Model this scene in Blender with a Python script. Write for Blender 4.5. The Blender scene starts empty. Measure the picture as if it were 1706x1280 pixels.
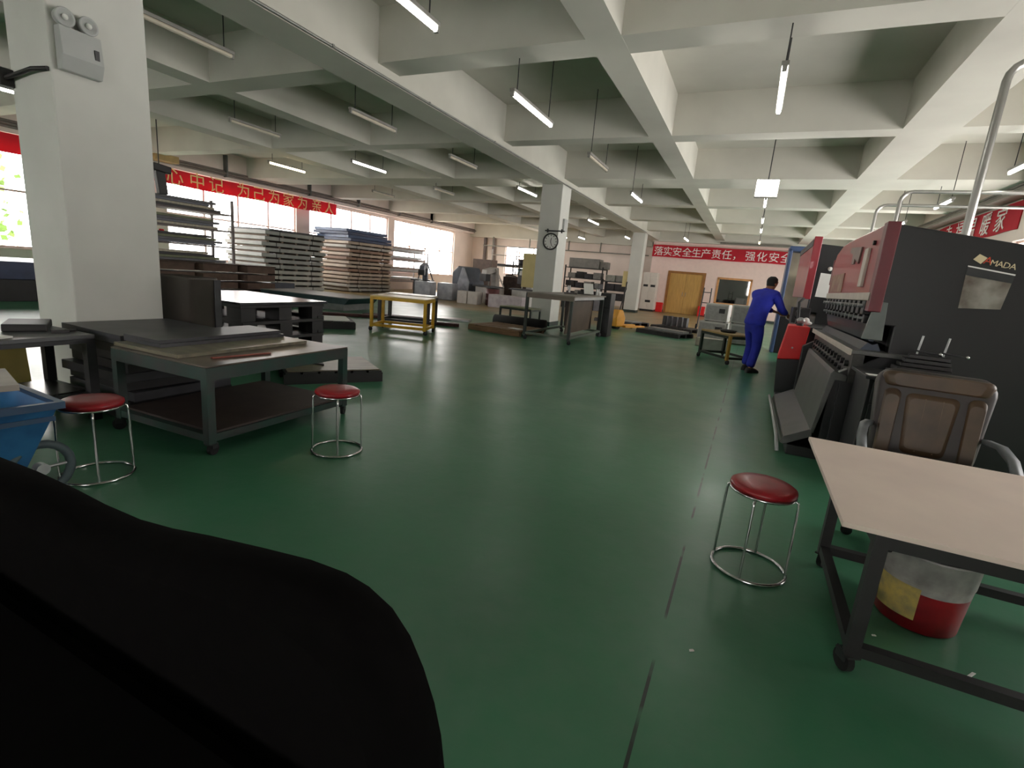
import bpy, math, random
from mathutils import Vector, Matrix
R = math.radians
sc = bpy.context.scene
col = sc.collection
random.seed(7)

# ------------------------------------------------------------------ camera
FOCAL_PX, YAW, PITCH, ROLL, CAM_H = 833.09, 0.424079, -0.216158, 0.0874005, 1.35
cam_d = bpy.data.cameras.new('camera')
cam = bpy.data.objects.new('camera', cam_d)
col.objects.link(cam)
f = Vector((-math.sin(YAW) * math.cos(PITCH), math.cos(YAW) * math.cos(PITCH), math.sin(PITCH)))
r0 = Vector((math.cos(YAW), math.sin(YAW), 0))
u0 = r0.cross(f)
rt = math.cos(ROLL) * r0 + math.sin(ROLL) * u0
up = -math.sin(ROLL) * r0 + math.cos(ROLL) * u0
cam.matrix_world = Matrix(((rt.x, up.x, -f.x, 0), (rt.y, up.y, -f.y, 0), (rt.z, up.z, -f.z, CAM_H), (0, 0, 0, 1)))
cam_d.sensor_fit = 'HORIZONTAL'
cam_d.sensor_width = 36
cam_d.lens = 36 * FOCAL_PX / 1706
cam_d.clip_start = 0.02
cam_d.clip_end = 300
sc.camera = cam

# ------------------------------------------------------------------ light and exposure
EXPOSURE = 0.45
SKY = 10.0
TUBE = 16.0
w = bpy.data.worlds.new('world')
sc.world = w
w.use_nodes = True
bg = w.node_tree.nodes['Background']
bg.inputs[0].default_value = (1.0, 0.965, 0.93, 1)
bg.inputs[1].default_value = SKY
sc.view_settings.view_transform = 'Standard'
sc.view_settings.look = 'None'
sc.view_settings.gamma = 1
sc.view_settings.use_curve_mapping = False
sc.view_settings.exposure = EXPOSURE
sc.cycles.use_denoising = True
sc.cycles.max_bounces = 10
sc.cycles.diffuse_bounces = 6
sc.cycles.transparent_max_bounces = 12
sc.cycles.sample_clamp_indirect = 6
sc.cycles.caustics_reflective = False
sc.cycles.caustics_refractive = False


def portal(name, loc, rot, sx, sy):
    d = bpy.data.lights.new(name, 'AREA')
    d.shape = 'RECTANGLE'
    d.size, d.size_y = sx, sy
    d.cycles.is_portal = True
    o = bpy.data.objects.new(name, d)
    o.location, o.rotation_euler = loc, rot
    col.objects.link(o)


LEFT_X, RIGHT_X, FAR_Y, BACK_Y, DOOR_Y = -17.6, 4.7, 30.5, -6.0, 29.0
SLAB = 4.6
LEFT_WIN = [(4.7, 9.9), (10.6, 15.8), (16.5, 21.7), (22.2, 28.2)]
RIGHT_WIN_PART_ADDED = [(3.2, 8.2), (9.2, 14.2), (15.2, 20.2), (21.2, 26.2)]  # one real window, the rest added to bring in light from the right
for a, b in LEFT_WIN:
    portal('daylight_left', (LEFT_X - 0.3, (a + b) / 2, 2.25), (0, R(-90), 0), 2.75, b - a)
for a, b in RIGHT_WIN_PART_ADDED:
    portal('daylight_right_part_added', (RIGHT_X + 0.3, (a + b) / 2, 1.95), (0, R(90), 0), 1.9, b - a)


# ------------------------------------------------------------------ helpers
BACK_WIN_ADDED = [(-13.0, -10.0), (-7.0, -4.4), (-0.6, 2.2)]  # unseen windows added behind the camera to light the faces turned towards it
for a, b in BACK_WIN_ADDED:
    portal('daylight_back_added', ((a + b) / 2, BACK_Y - 0.4, 2.1), (R(-90), 0, 0), b - a, 1.9)


def lin(c):
    return tuple(((v / 255) / 12.92 if v / 255 <= 0.04045 else ((v / 255 + 0.055) / 1.055) ** 2.4) for v in c)


MATS = {}


def mat(name, rgb, rough=0.6, metal=0.0, var=0.12, scale=6.0, bump=0.0, rgb2=None, spec=0.5, coat=0.0, stretch=None):
    """procedural material: base colour broken up by noise between rgb and rgb2"""
    if name in MATS:
        return MATS[name]
    m = bpy.data.materials.new(name)
    m.use_nodes = True
    n, l = m.node_tree.nodes, m.node_tree.links
    p = n['Principled BSDF']
    a = lin(rgb)
    b = lin(rgb2) if rgb2 else tuple(v * (1 - var * 2) for v in a)
    tc = n.new('ShaderNodeTexCoord')
    src = tc.outputs['Object']
    if stretch:
        mp = n.new('ShaderNodeMapping')
        mp.inputs['Scale'].default_value = stretch
        l.new(src, mp.inputs[0])
        src = mp.outputs[0]
    nz = n.new('ShaderNodeTexNoise')
    nz.inputs['Scale'].default_value = scale
    nz.inputs['Detail'].default_value = 5
    l.new(src, nz.inputs['Vector'])
    rp = n.new('ShaderNodeValToRGB')
    rp.color_ramp.elements[0].position = 0.35
    rp.color_ramp.elements[1].position = 0.68
    rp.color_ramp.elements[0].color = (*a, 1)
    rp.color_ramp.elements[1].color = (*b, 1)
    l.new(nz.outputs[0], rp.inputs[0])
    l.new(rp.outputs[0], p.inputs['Base Color'])
    p.inputs['Roughness'].default_value = rough
    p.inputs['Metallic'].default_value = metal
    p.inputs['Specular IOR Level'].default_value = spec
    p.inputs['Coat Weight'].default_value = coat
    if bump:
        bp = n.new('ShaderNodeBump')
        bp.inputs['Strength'].default_value = bump
        bp.inputs['Distance'].default_value = 0.02
        l.new(nz.outputs[0], bp.inputs['Height'])
        l.new(bp.outputs[0], p.inputs['Normal'])
    MATS[name] = m
    return m


def emit(name, rgb, s):
    m = bpy.data.materials.new(name)
    m.use_nodes = True
    p = m.node_tree.nodes['Principled BSDF']
    p.inputs['Base Color'].default_value = (0.9, 0.9, 0.9, 1)
    p.inputs['Emission Color'].default_value = (*lin(rgb), 1)
    p.inputs['Emission Strength'].default_value = s
    MATS[name] = m
    return m


def glass(name, tint=(1, 1, 1), refl=0.08, through=True):
    m = bpy.data.materials.new(name)
    m.use_nodes = True
    n, l = m.node_tree.nodes, m.node_tree.links
    for x in list(n):
        if x.type != 'OUTPUT_MATERIAL':
            n.remove(x)
    out = [x for x in n if x.type == 'OUTPUT_MATERIAL'][0]
    t = n.new('ShaderNodeBsdfTransparent')
    t.inputs[0].default_value = (*tint, 1)
    g = n.new('ShaderNodeBsdfGlossy')
    g.inputs['Roughness'].default_value = 0.03
    mx = n.new('ShaderNodeMixShader')
    mx.inputs[0].default_value = refl
    l.new(t.outputs[0], mx.inputs[1])
    l.new(g.outputs[0], mx.inputs[2])
    l.new(mx.outputs[0], out.inputs[0])
    MATS[name] = m
    return m


class B:
    """collects simple solids into one mesh"""

    def __init__(s):
        s.v, s.f, s.sm = [], [], []

    def add(s, vs, fs, smooth=False):
        o = len(s.v)
        s.v += [Vector(v) for v in vs]
        s.f += [tuple(i + o for i in f_) for f_ in fs]
        s.sm += [smooth] * len(fs)
        return s

    def box(s, x0, x1, y0, y1, z0, z1):
        return s.add([(x0, y0, z0), (x1, y0, z0), (x1, y1, z0), (x0, y1, z0), (x0, y0, z1), (x1, y0, z1), (x1, y1, z1), (x0, y1, z1)],
                     [(0, 3, 2, 1), (4, 5, 6, 7), (0, 1, 5, 4), (1, 2, 6, 5), (2, 3, 7, 6), (3, 0, 4, 7)])

    def obox(s, c, size, rot=(0, 0, 0)):
        from mathutils import Euler
        m = Euler(rot).to_matrix()
        a, b, d = size[0] / 2, size[1] / 2, size[2] / 2
        c = Vector(c)
        vs = [c + m @ Vector(v) for v in [(-a, -b, -d), (a, -b, -d), (a, b, -d), (-a, b, -d), (-a, -b, d), (a, -b, d), (a, b, d), (-a, b, d)]]
        return s.add(vs, [(0, 3, 2, 1), (4, 5, 6, 7), (0, 1, 5, 4), (1, 2, 6, 5), (2, 3, 7, 6), (3, 0, 4, 7)])

    def tube(s, pts, r, n=10, closed=False, r2=None):
        pts = [Vector(p) for p in pts]
        k = len(pts)
        rings = []
        prev = None
        for i, p in enumerate(pts):
            if closed:
                d = (pts[(i + 1) % k] - pts[i - 1])
            else:
                d = pts[min(i + 1, k - 1)] - pts[max(i - 1, 0)]
            d.normalize()
            if prev is None:
                a = d.orthogonal().normalized()
            else:
                a = prev - d * prev.dot(d)
                a = a.normalized() if a.length > 1e-6 else d.orthogonal().normalized()
            prev = a
            b = d.cross(a)
            rr = r if r2 is None else r + (r2 - r) * i / (k - 1)
            rings.append([p + (a * math.cos(2 * math.pi * j / n) + b * math.sin(2 * math.pi * j / n)) * rr for j in range(n)])
        vs = [v for g in rings for v in g]
        fs = []
        for i in range(k if closed else k - 1):
            for j in range(n):
                i2 = (i + 1) % k
                fs.append((i * n + j, i * n + (j + 1) % n, i2 * n + (j + 1) % n, i2 * n + j))
        s.add(vs, fs, True)
        if not closed:
            s.add(rings[0], [tuple(range(n - 1, -1, -1))])
            s.add(rings[-1], [tuple(range(n))])
        return s

    def cyl(s, p0, p1, r, n=16, r2=None):
        return s.tube([p0, p1], r, n, False, r2)

    def lathe(s, prof, c=(0, 0, 0), n=28, axis='z', smooth=True):
        """prof: (radius, height) pairs"""
        vs, fs = [], []
        for rr, h in prof:
            for j in range(n):
                a = 2 * math.pi * j / n
                x, y = rr * math.cos(a), rr * math.sin(a)
                vs.append((c[0] + x, c[1] + y, c[2] + h) if axis == 'z' else ((c[0] + h, c[1] + x, c[2] + y) if axis == 'x' else (c[0] + y, c[1] + h, c[2] + x)))
        for i in range(len(prof) - 1):
            for j in range(n):
                fs.append((i * n + j, i * n + (j + 1) % n, (i + 1) * n + (j + 1) % n, (i + 1) * n + j))
        s.add(vs, fs, smooth)
        for i, rev in ((0, True), (len(prof) - 1, False)):
            if prof[i][0] > 1e-5:
                q = [i * n + j for j in range(n)]
                s.add([vs[k] for k in q], [tuple(range(n - 1, -1, -1)) if rev else tuple(range(n))])
        return s

    def prism(s, poly, axis, a, b):
        """poly: 2D outline in the two other axes (in x,y,z order), extruded along axis from a to b"""
        def mk(p, t):
            return {'x': (t, p[0], p[1]), 'y': (p[0], t, p[1]), 'z': (p[0], p[1], t)}[axis]
        n = len(poly)
        vs = [mk(p, a) for p in poly] + [mk(p, b) for p in poly]
        fs = [tuple(range(n - 1, -1, -1)), tuple(range(n, 2 * n))] + [(i, (i + 1) % n, n + (i + 1) % n, n + i) for i in range(n)]
        return s.add(vs, fs)

    def loft(s, rings, smooth=True, cap=True):
        n = len(rings[0])
        vs = [v for g in rings for v in g]
        fs = [(i * n + j, i * n + (j + 1) % n, (i + 1) * n + (j + 1) % n, (i + 1) * n + j) for i in range(len(rings) - 1) for j in range(n)]
        s.add(vs, fs, smooth)
        if cap:
            s.add(rings[0], [tuple(range(n - 1, -1, -1))])
            s.add(rings[-1], [tuple(range(n))])
        return s

    def ball(s, c, r, n=14, m=8, sq=(1, 1, 1)):
        prof = []
        vs, fs = [], []
        for i in range(m + 1):
            t = math.pi * i / m
            for j in range(n):
                a = 2 * math.pi * j / n
                vs.append((c[0] + r * sq[0] * math.sin(t) * math.cos(a), c[1] + r * sq[1] * math.sin(t) * math.sin(a), c[2] - r * sq[2] * math.cos(t)))
        for i in range(m):
            for j in range(n):
                fs.append((i * n + j, i * n + (j + 1) % n, (i + 1) * n + (j + 1) % n, (i + 1) * n + j))
        return s.add(vs, fs, True)

    def mesh(s, name, org=(0, 0, 0)):
        import bmesh
        me = bpy.data.meshes.new(name)
        o = Vector(org)
        me.from_pydata([v - o for v in s.v], [], s.f)
        me.polygons.foreach_set('use_smooth', s.sm)
        bm = bmesh.new()
        bm.from_mesh(me)
        bmesh.ops.recalc_face_normals(bm, faces=bm.faces)
        bm.to_mesh(me)
        bm.free()
        return me


def tag(o, label=None, cat=None, group=None, kind=None):
    if label: o['label'] = label
    if cat: o['category'] = cat
    if group: o['group'] = group
    if kind: o['kind'] = kind
    return o


def thing(name, label, cat, loc=(0, 0, 0), rz=0.0, group=None):
    o = bpy.data.objects.new(name, None)
    o.empty_display_size = 0.1
    o.location = loc
    o.rotation_euler = (0, 0, rz)
    col.objects.link(o)
    return tag(o, label, cat, group)


def obj(name, b, m, parent=None, bev=0.0, org=None, label=None):
    """one mesh object; org = world point that becomes the parent's origin when the solids were laid out in world coordinates"""
    me = b.mesh(name, org or (0, 0, 0))
    me.materials.append(m)
    o = bpy.data.objects.new(name, me)
    col.objects.link(o)
    if parent:
        o.parent = parent
    elif org:
        o.location = org
    if bev:
        md = o.modifiers.new('bevel', 'BEVEL')
        md.width = bev
        md.segments = 2
        md.limit_method = 'ANGLE'
        md.harden_normals = False
    if label: o['label'] = label
    return o


def single(name, b, m, label, cat, loc=None, rz=0.0, group=None, bev=0.0, org=None):
    o = obj(name, b, m, None, bev, org)
    if loc is not None: o.location = loc
    o.rotation_euler = (0, 0, rz)
    return tag(o, label, cat, group)


def struct(name, b, m, parent=None, bev=0.0, label=None):
    o = obj(name, b, m, parent, bev)
    if not parent: o['kind'] = 'structure'
    if label: o['label'] = label
    return o


def dup(root, loc, rz=None, label=None, group=None):
    r = root.copy()
    col.objects.link(r)
    r.location = loc
    if rz is not None: r.rotation_euler = (0, 0, rz)
    if label: r['label'] = label
    if group: r['group'] = group
    for ch in list(root.children):
        c = ch.copy()
        col.objects.link(c)
        c.parent = r
        for g in list(ch.children):
            d = g.copy()
            col.objects.link(d)
            d.parent = c
    return r


def lettering(chars, size, depth=0.004):
    """(character, x) pairs -> B in the local XY plane, extruded along z"""
    b = B()
    for ch, x in chars:
        cu = bpy.data.curves.new('t', 'FONT')
        cu.body = ch
        cu.size = size
        cu.extrude = depth
        cu.align_x = 'CENTER'
        cu.offset = 0.0
        cu.resolution_u = 2
        o = bpy.data.objects.new('t', cu)
        col.objects.link(o)
        dg = bpy.context.evaluated_depsgraph_get()
        me = o.evaluated_get(dg).to_mesh()
        b.add([(v.co.x + x, v.co.y, v.co.z) for v in me.vertices], [tuple(p.vertices) for p in me.polygons])
        o.evaluated_get(dg).to_mesh_clear()
        bpy.data.objects.remove(o)
        bpy.data.curves.remove(cu)
    return b


ORD = ['bottom', 'second', 'third', 'fourth', 'fifth', 'sixth', 'seventh', 'eighth', 'ninth', 'tenth', 'eleventh', 'twelfth', 'thirteenth', 'fourteenth']

# ------------------------------------------------------------------ materials
WHITE = mat('white_plaster', (206, 206, 200), 0.75, var=0.05, scale=1.5, bump=0.05)
CEIL = mat('ceiling_plaster', (205, 203, 193), 0.85, var=0.05, scale=1.2)
PINKW = mat('warm_plaster', (222, 208, 200), 0.8, var=0.04, scale=1.5)
TRIMW = mat('window_frame_paint', (226, 200, 190), 0.5, var=0.03)
PANE = glass('window_glass')
DARKPANE = glass('dark_glass', (0.12, 0.13, 0.14), 0.25)
CHROME = mat('chrome', (205, 205, 205), 0.16, 1.0, var=0.05)
REDVINYL = mat('red_vinyl', (150, 22, 34), 0.32, var=0.12, scale=9, bump=0.03)
BLACKST = mat('black_steel', (34, 32, 33), 0.5, 0.0, var=0.15, scale=8)
DKSTEEL = mat('dark_steel', (58, 58, 60), 0.45, 0.3, var=0.2, scale=7)
GREYST = mat('grey_steel', (112, 113, 112), 0.45, 0.3, var=0.15, scale=7)
LTSTEEL = mat('light_steel', (168, 170, 170), 0.35, 0.5, var=0.12, scale=5)
RUBBER = mat('black_rubber', (22, 22, 23), 0.75)
WOOD = mat('pallet_wood', (134, 104, 74), 0.75, var=0.2, scale=4, stretch=(1, 8, 8))
DKWOOD = mat('dirty_wood', (72, 52, 42), 0.8, var=0.2, scale=5)
GREENP = mat('green_paint_steel', (34, 62, 55), 0.5, var=0.2, scale=7, rgb2=(54, 54, 54))
YELLOWP = mat('yellow_paint_steel', (214, 166, 30), 0.45, var=0.12, scale=9)
PAPER = mat('white_paper', (232, 232, 228), 0.7, var=0.02)
CREAM = mat('cream_board', (226, 208, 196), 0.5, var=0.05, scale=2.5, rgb2=(214, 196, 186))
NAVY = mat('navy_film', (44, 58, 92), 0.4, var=0.15)


JOINT_X = -0.1


def floor_mat():
    m = bpy.data.materials.new('epoxy_floor')
    m.use_nodes = True
    n, l = m.node_tree.nodes, m.node_tree.links
    p = n['Principled BSDF']
    geo = n.new('ShaderNodeNewGeometry')
    sep = n.new('ShaderNodeSeparateXYZ')
    l.new(geo.outputs['Position'], sep.inputs[0])

    def noise(scale, detail, vec=None):
        z = n.new('ShaderNodeTexNoise')
        z.inputs['Scale'].default_value = scale
        z.inputs['Detail'].default_value = detail
        l.new(vec or geo.outputs['Position'], z.inputs['Vector'])
        return z.outputs[0]

    def ramp(src, p0, p1, c0, c1):
        r_ = n.new('ShaderNodeValToRGB')
        e = r_.color_ramp.elements
        e[0].position, e[1].position = p0, p1
        e[0].color, e[1].color = (*c0, 1), (*c1, 1)
        l.new(src, r_.inputs[0])
        return r_.outputs[0]

    def mix(fac, a, b):
        x = n.new('ShaderNodeMix')
        x.data_type = 'RGBA'
        l.new(fac, x.inputs[0])
        l.new(a, x.inputs[6])
        l.new(b, x.inputs[7])
        return x.outputs[2]

    big = noise(0.7, 4)
    fine = noise(9, 6)
    green = ramp(big, 0.3, 0.7, lin((66, 126, 94)), lin((56, 111, 82)))
    scuff = ramp(fine, 0.3, 0.9, (0, 0, 0), (0.6, 0.6, 0.6))
    worn = ramp(noise(2.2, 7), 0.35, 0.8, lin((80, 120, 98)), lin((94, 126, 108)))
    g2 = mix(scuff, green, worn)
    tan = ramp(noise(1.3, 6), 0.35, 0.7, lin((166, 138, 88)), lin((128, 124, 96)))
    # painted aisle in front of the far door
    ad = n.new('ShaderNodeMath'); ad.operation = 'ADD'
    l.new(sep.outputs[1], ad.inputs[0])
    mu = n.new('ShaderNodeMath'); mu.operation = 'MULTIPLY'; mu.inputs[1].default_value = 1.2
    l.new(big, mu.inputs[0])
    l.new(mu.outputs[0], ad.inputs[1])
    mr = n.new('ShaderNodeMapRange')
    mr.inputs[1].default_value, mr.inputs[2].default_value = 15.2, 16.6
    l.new(ad.outputs[0], mr.inputs[0])
    mr2 = n.new('ShaderNodeMapRange')
    mr2.inputs[1].default_value, mr2.inputs[2].default_value = -0.4, -1.2
    l.new(sep.outputs[0], mr2.inputs[0])
    mm = n.new('ShaderNodeMath'); mm.operation = 'MULTIPLY'
    l.new(mr.outputs[0], mm.inputs[0]); l.new(mr2.outputs[0], mm.inputs[1])
    # dark expansion joint running down the aisle
    js = n.new('ShaderNodeMath'); js.operation = 'SUBTRACT'; js.inputs[1].default_value = JOINT_X
    l.new(sep.outputs[0], js.inputs[0])
    ja = n.new('ShaderNodeMath'); ja.operation = 'ABSOLUTE'
    l.new(js.outputs[0], ja.inputs[0])
    jl = n.new('ShaderNodeMath'); jl.operation = 'LESS_THAN'; jl.inputs[1].default_value = 0.006
    l.new(ja.outputs[0], jl.inputs[0])
    jn_ = n.new('ShaderNodeMath'); jn_.operation = 'MULTIPLY'
    l.new(jl.outputs[0], jn_.inputs[0])
    l.new(ramp(noise(3.0, 2), 0.42, 0.5, (0, 0, 0), (1, 1, 1)), jn_.inputs[1])
    dark = n.new('ShaderNodeRGB'); dark.outputs[0].default_value = (*lin((34, 44, 40)), 1)
    l.new(mix(jn_.outputs[0], mix(mm.outputs[0], g2, tan), dark.outputs[0]), p.inputs['Base Color'])
    rr = n.new('ShaderNodeMapRange')
    rr.inputs[1].default_value, rr.inputs[2].default_value = 0.3, 0.7
    rr.inputs[3].default_value, rr.inputs[4].default_value = 0.28, 0.37
    l.new(noise(1.6, 5), rr.inputs[0])
    l.new(rr.outputs[0], p.inputs['Roughness'])
    p.inputs['Specular IOR Level'].default_value = 0.5
    bp = n.new('ShaderNodeBump')
    bp.inputs['Strength'].default_value = 0.12
    bp.inputs['Distance'].default_value = 0.01
    l.new(noise(14, 3), bp.inputs['Height'])
    l.new(bp.outputs[0], p.inputs['Normal'])
    return m


# ------------------------------------------------------------------ the setting
struct('floor', B().box(LEFT_X - 0.3, RIGHT_X + 0.3, BACK_Y - 0.3, FAR_Y + 0.3, -0.2, 0), floor_mat())
struct('ceiling', B().box(LEFT_X - 0.3, RIGHT_X + 0.3, BACK_Y - 0.3, FAR_Y + 0.3, SLAB, SLAB + 0.25), CEIL)
struct('ground', B().box(-60, LEFT_X - 0.31, -40, 70, -0.5, -0.25), mat('yard_concrete', (150, 148, 140), 0.9))


def pierced(name, x0, x1, wins, sill, head, m):
    b = B()
    ys = [BACK_Y - 0.3] + [v for w_ in wins for v in w_] + [FAR_Y + 0.3]
    for i in range(0, len(ys), 2):
        b.box(x0, x1, ys[i], ys[i + 1], 0, SLAB)
    for a, c in wins:
        b.box(x0, x1, a, c, 0, sill)
        b.box(x0, x1, a, c, head, SLAB)
    return struct(name, b, m)


pierced('wall_left', LEFT_X - 0.25, LEFT_X, LEFT_WIN, 0.9, 3.62, PINKW)
pierced('wall_right', RIGHT_X, RIGHT_X + 0.25, RIGHT_WIN_PART_ADDED, 1.0, 2.9, PINKW)
b = B()
xs = [LEFT_X - 0.25] + [v for w_ in BACK_WIN_ADDED for v in w_] + [RIGHT_X + 0.25]
for i in range(0, len(xs), 2):
    b.box(xs[i], xs[i + 1], BACK_Y - 0.25, BACK_Y, 0, SLAB)
for a, c in BACK_WIN_ADDED:
    b.box(a, c, BACK_Y - 0.25, BACK_Y, 0, 1.2)
    b.box(a, c, BACK_Y - 0.25, BACK_Y, 3.0, SLAB)
struct('wall_back', b, WHITE)

wn = 0


def window(x, a, c, z0, z1, cols, transom, side):
    """steel-framed window in a side wall"""
    global wn
    wn += 1
    fb = B()
    t = 0.05
    xc = x
    for y in (a + t / 2, c - t / 2):
        fb.box(xc - 0.04, xc + 0.04, y - t / 2, y + t / 2, z0, z1)
    for i in range(1, cols):
        y = a + (c - a) * i / cols
        fb.box(xc - 0.04, xc + 0.04, y - 0.03, y + 0.03, z0, z1)
    for z in (z0 + t / 2, z1 - t / 2, transom):
        fb.box(xc - 0.035, xc + 0.035, a, c, z - t / 2, z + t / 2)
    fr = struct('window_%d' % wn, fb, TRIMW)
    for i in range(cols):
        y0, y1 = a + (c - a) * i / cols, a + (c - a) * (i + 1) / cols
        struct('pane', B().box(xc - 0.004, xc + 0.004, y0 + 0.035, y1 - 0.035, z0 + 0.05, z1 - 0.05), PANE, fr)
    struct('sill', B().box(xc - 0.14, xc + 0.16, a - 0.03, c + 0.03, z0 - 0.04, z0), TRIMW, fr)
    return fr


for a, c in LEFT_WIN:
    window(LEFT_X - 0.12, a, c, 0.9, 3.62, 4, 2.35, -1)
for a, c in RIGHT_WIN_PART_ADDED:  # mostly added windows, only one of the row is known
    window(RIGHT_X + 0.12, a, c, 1.0, 2.9, 4, 2.2, 1)

for a, c in BACK_WIN_ADDED:  # frames and glass of the added back windows
    wn += 1
    fb = B()
    for i in range(5):
        x = a + 0.03 + (c - a - 0.06) * i / 4
        fb.box(x - 0.03, x + 0.03, BACK_Y - 0.16, BACK_Y - 0.08, 1.2, 3.0)
    for z in (1.23, 2.3, 2.97):
        fb.box(a, c, BACK_Y - 0.15, BACK_Y - 0.09, z - 0.03, z + 0.03)
    fr = struct('window_%d' % wn, fb, TRIMW)
    struct('pane', B().box(a + 0.06, c - 0.06, BACK_Y - 0.124, BACK_Y - 0.116, 1.26, 2.94), PANE, fr)

# end walls: the store room front with door and office window, the tall wall behind the racks
dk = lambda: mat('door_wood', (196, 154, 84), 0.5, var=0.1, scale=2, stretch=(9, 9, 1))
OFF = (-1.72, -0.12, 0.75, 2.06)
DR = (-4.26, -2.42, 2.2)
b = B()
b.box(-5.3, DR[0], DOOR_Y, DOOR_Y + 0.2, 0, SLAB)
b.box(DR[0], DR[1], DOOR_Y, DOOR_Y + 0.2, DR[2], SLAB)
b.box(DR[1], OFF[0], DOOR_Y, DOOR_Y + 0.2, 0, SLAB)
b.box(OFF[0], OFF[1], DOOR_Y, DOOR_Y + 0.2, 0, OFF[2])
b.box(OFF[0], OFF[1], DOOR_Y, DOOR_Y + 0.2, OFF[3], SLAB)
b.box(OFF[1], RIGHT_X, DOOR_Y, DOOR_Y + 0.2, 0, SLAB)
struct('wall_far', b, mat('far_wall_paint', (232, 208, 200), 0.7, var=0.03))
struct('wall_store', B().box(-5.3, -5.1, DOOR_Y + 0.2, FAR_Y, 0, SLAB), WHITE)
b = B()
FW = (-15.1, -12.2, 1.3, 3.1)
b.box(LEFT_X - 0.25, FW[0], FAR_Y, FAR_Y + 0.25, 0, SLAB)
b.box(FW[0], FW[1], FAR_Y, FAR_Y + 0.25, 0, FW[2])
b.box(FW[0], FW[1], FAR_Y, FAR_Y + 0.25, FW[3], SLAB)
b.box(FW[1], RIGHT_X + 0.25, FAR_Y, FAR_Y + 0.25, 0, SLAB)
struct('wall_end', b, PINKW)
fb = B()
for x in (FW[0] + 0.03, -14.1, -13.1, FW[1] - 0.03):
    fb.box(x - 0.03, x + 0.03, FAR_Y + 0.08, FAR_Y + 0.16, FW[2], FW[3])
for z in (FW[2] + 0.03, 2.3, FW[3] - 0.03):
    fb.box(FW[0], FW[1], FAR_Y + 0.09, FAR_Y + 0.15, z - 0.03, z + 0.03)
fr = struct('window_12', fb, TRIMW)
struct('pane', B().box(FW[0] + 0.03, FW[1] - 0.03, FAR_Y + 0.118, FAR_Y + 0.124, FW[2] + 0.03, FW[3] - 0.03), PANE, fr)
portal('daylight_far', ((FW[0] + FW[1]) / 2, FAR_Y + 0.3, 2.2), (R(90), 0, 0), 2.9, 1.8)

# door and office window
d = B().box(DR[0] + 0.06, (DR[0] + DR[1]) / 2 - 0.004, DOOR_Y + 0.04, DOOR_Y + 0.1, 0.01, DR[2] - 0.06)
d.box((DR[0] + DR[1]) / 2 + 0.004, DR[1] - 0.06, DOOR_Y + 0.04, DOOR_Y + 0.1, 0.01, DR[2] - 0.06)
door = struct('door_1', d, dk(), bev=0.004)
t = B()
for x in (DR[0], DR[1]):
    t.box(x - 0.06, x + 0.06, DOOR_Y - 0.03, DOOR_Y + 0.12, 0, DR[2] + 0.06)
t.box(DR[0] + 0.06, DR[1] - 0.06, DOOR_Y - 0.03, DOOR_Y + 0.12, DR[2] - 0.06, DR[2] + 0.06)
struct('door_frame', t, mat('door_frame_wood', (150, 100, 46), 0.5), door)
h = B()
for s in (-1, 1):
    h.tube([(-3.34 + s * 0.08, DOOR_Y + 0.04, 0.95), (-3.34 + s * 0.08, DOOR_Y - 0.03, 0.95), (-3.34 + s * 0.08, DOOR_Y - 0.03, 1.15), (-3.34 + s * 0.08, DOOR_Y + 0.04, 1.15)], 0.012)
struct('door_handle', h, LTSTEEL, door)
fb = B()
ww = mat('pale_wood', (206, 150, 96), 0.5)
for x in (OFF[0], OFF[1]):
    fb.box(x - 0.05, x + 0.05, DOOR_Y - 0.03, DOOR_Y + 0.15, OFF[2], OFF[3])
for z in (OFF[2], OFF[3]):
    fb.box(OFF[0] - 0.05, OFF[1] + 0.05, DOOR_Y - 0.03, DOOR_Y + 0.15, z - 0.05, z + 0.05)
fr = struct('window_13', fb, ww)
struct('pane', B().box(OFF[0] + 0.05, OFF[1] - 0.05, DOOR_Y + 0.08, DOOR_Y + 0.09, OFF[2] + 0.05, OFF[3] - 0.05), DARKPANE, fr)
struct('wall_office', B().box(OFF[0] - 0.6, OFF[1] + 0.6, DOOR_Y + 1.2, DOOR_Y + 1.3, 0.75, 2.5), mat('office_grey', (128, 130, 130), 0.7))
struct('baseboard_far', B().box(-5.3, DR[0] - 0.07, DOOR_Y - 0.02, DOOR_Y, 0, 0.12).box(DR[1] + 0.07, RIGHT_X, DOOR_Y - 0.02, DOOR_Y, 0, 0.12), GREENP)

# columns and beams
COLS = [(-5.6, -5.0, 2.23, 2.92), (-5.6, -5.0, 13.25, 13.95), (-5.62, -5.03, 25.0, 25.6)]
for x0, x1, y0, y1 in COLS:
    struct('column', B().box(x0, x1, y0, y1, 0, 3.8), WHITE, bev=0.012)
for c_ in COLS[1:]:
    struct('baseboard_column', B().box(c_[0] - 0.01, c_[1] + 0.01, c_[2] - 0.01, c_[3] + 0.01, 0, 0.12), GREENP)
struct('ceiling_beam', B().box(-5.6, -5.0, BACK_Y, FAR_Y, 3.78, SLAB), CEIL)
for x0, x1 in ((-2.12, -1.72), (1.6, 2.3), (-8.85, -8.42), (-12.15, -11.6)):
    struct('ceiling_beam', B().box(x0, x1, BACK_Y, DOOR_Y if x0 > -5 else FAR_Y, 3.93, SLAB), CEIL)
for y0, y1 in ((-1.4, -0.95), (2.2, 2.9), (5.85, 6.3), (9.65, 10.05), (13.3, 14.5), (17.4, 17.9), (21.3, 21.8), (25.0, 25.6)):
    struct('ceiling_beam', B().box(LEFT_X, RIGHT_X, y0, y1, 3.931, SLAB), CEIL)
struct('ceiling_beam', B().box(LEFT_X, LEFT_X + 0.3, BACK_Y, FAR_Y, 3.7, SLAB), PINKW)
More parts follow.
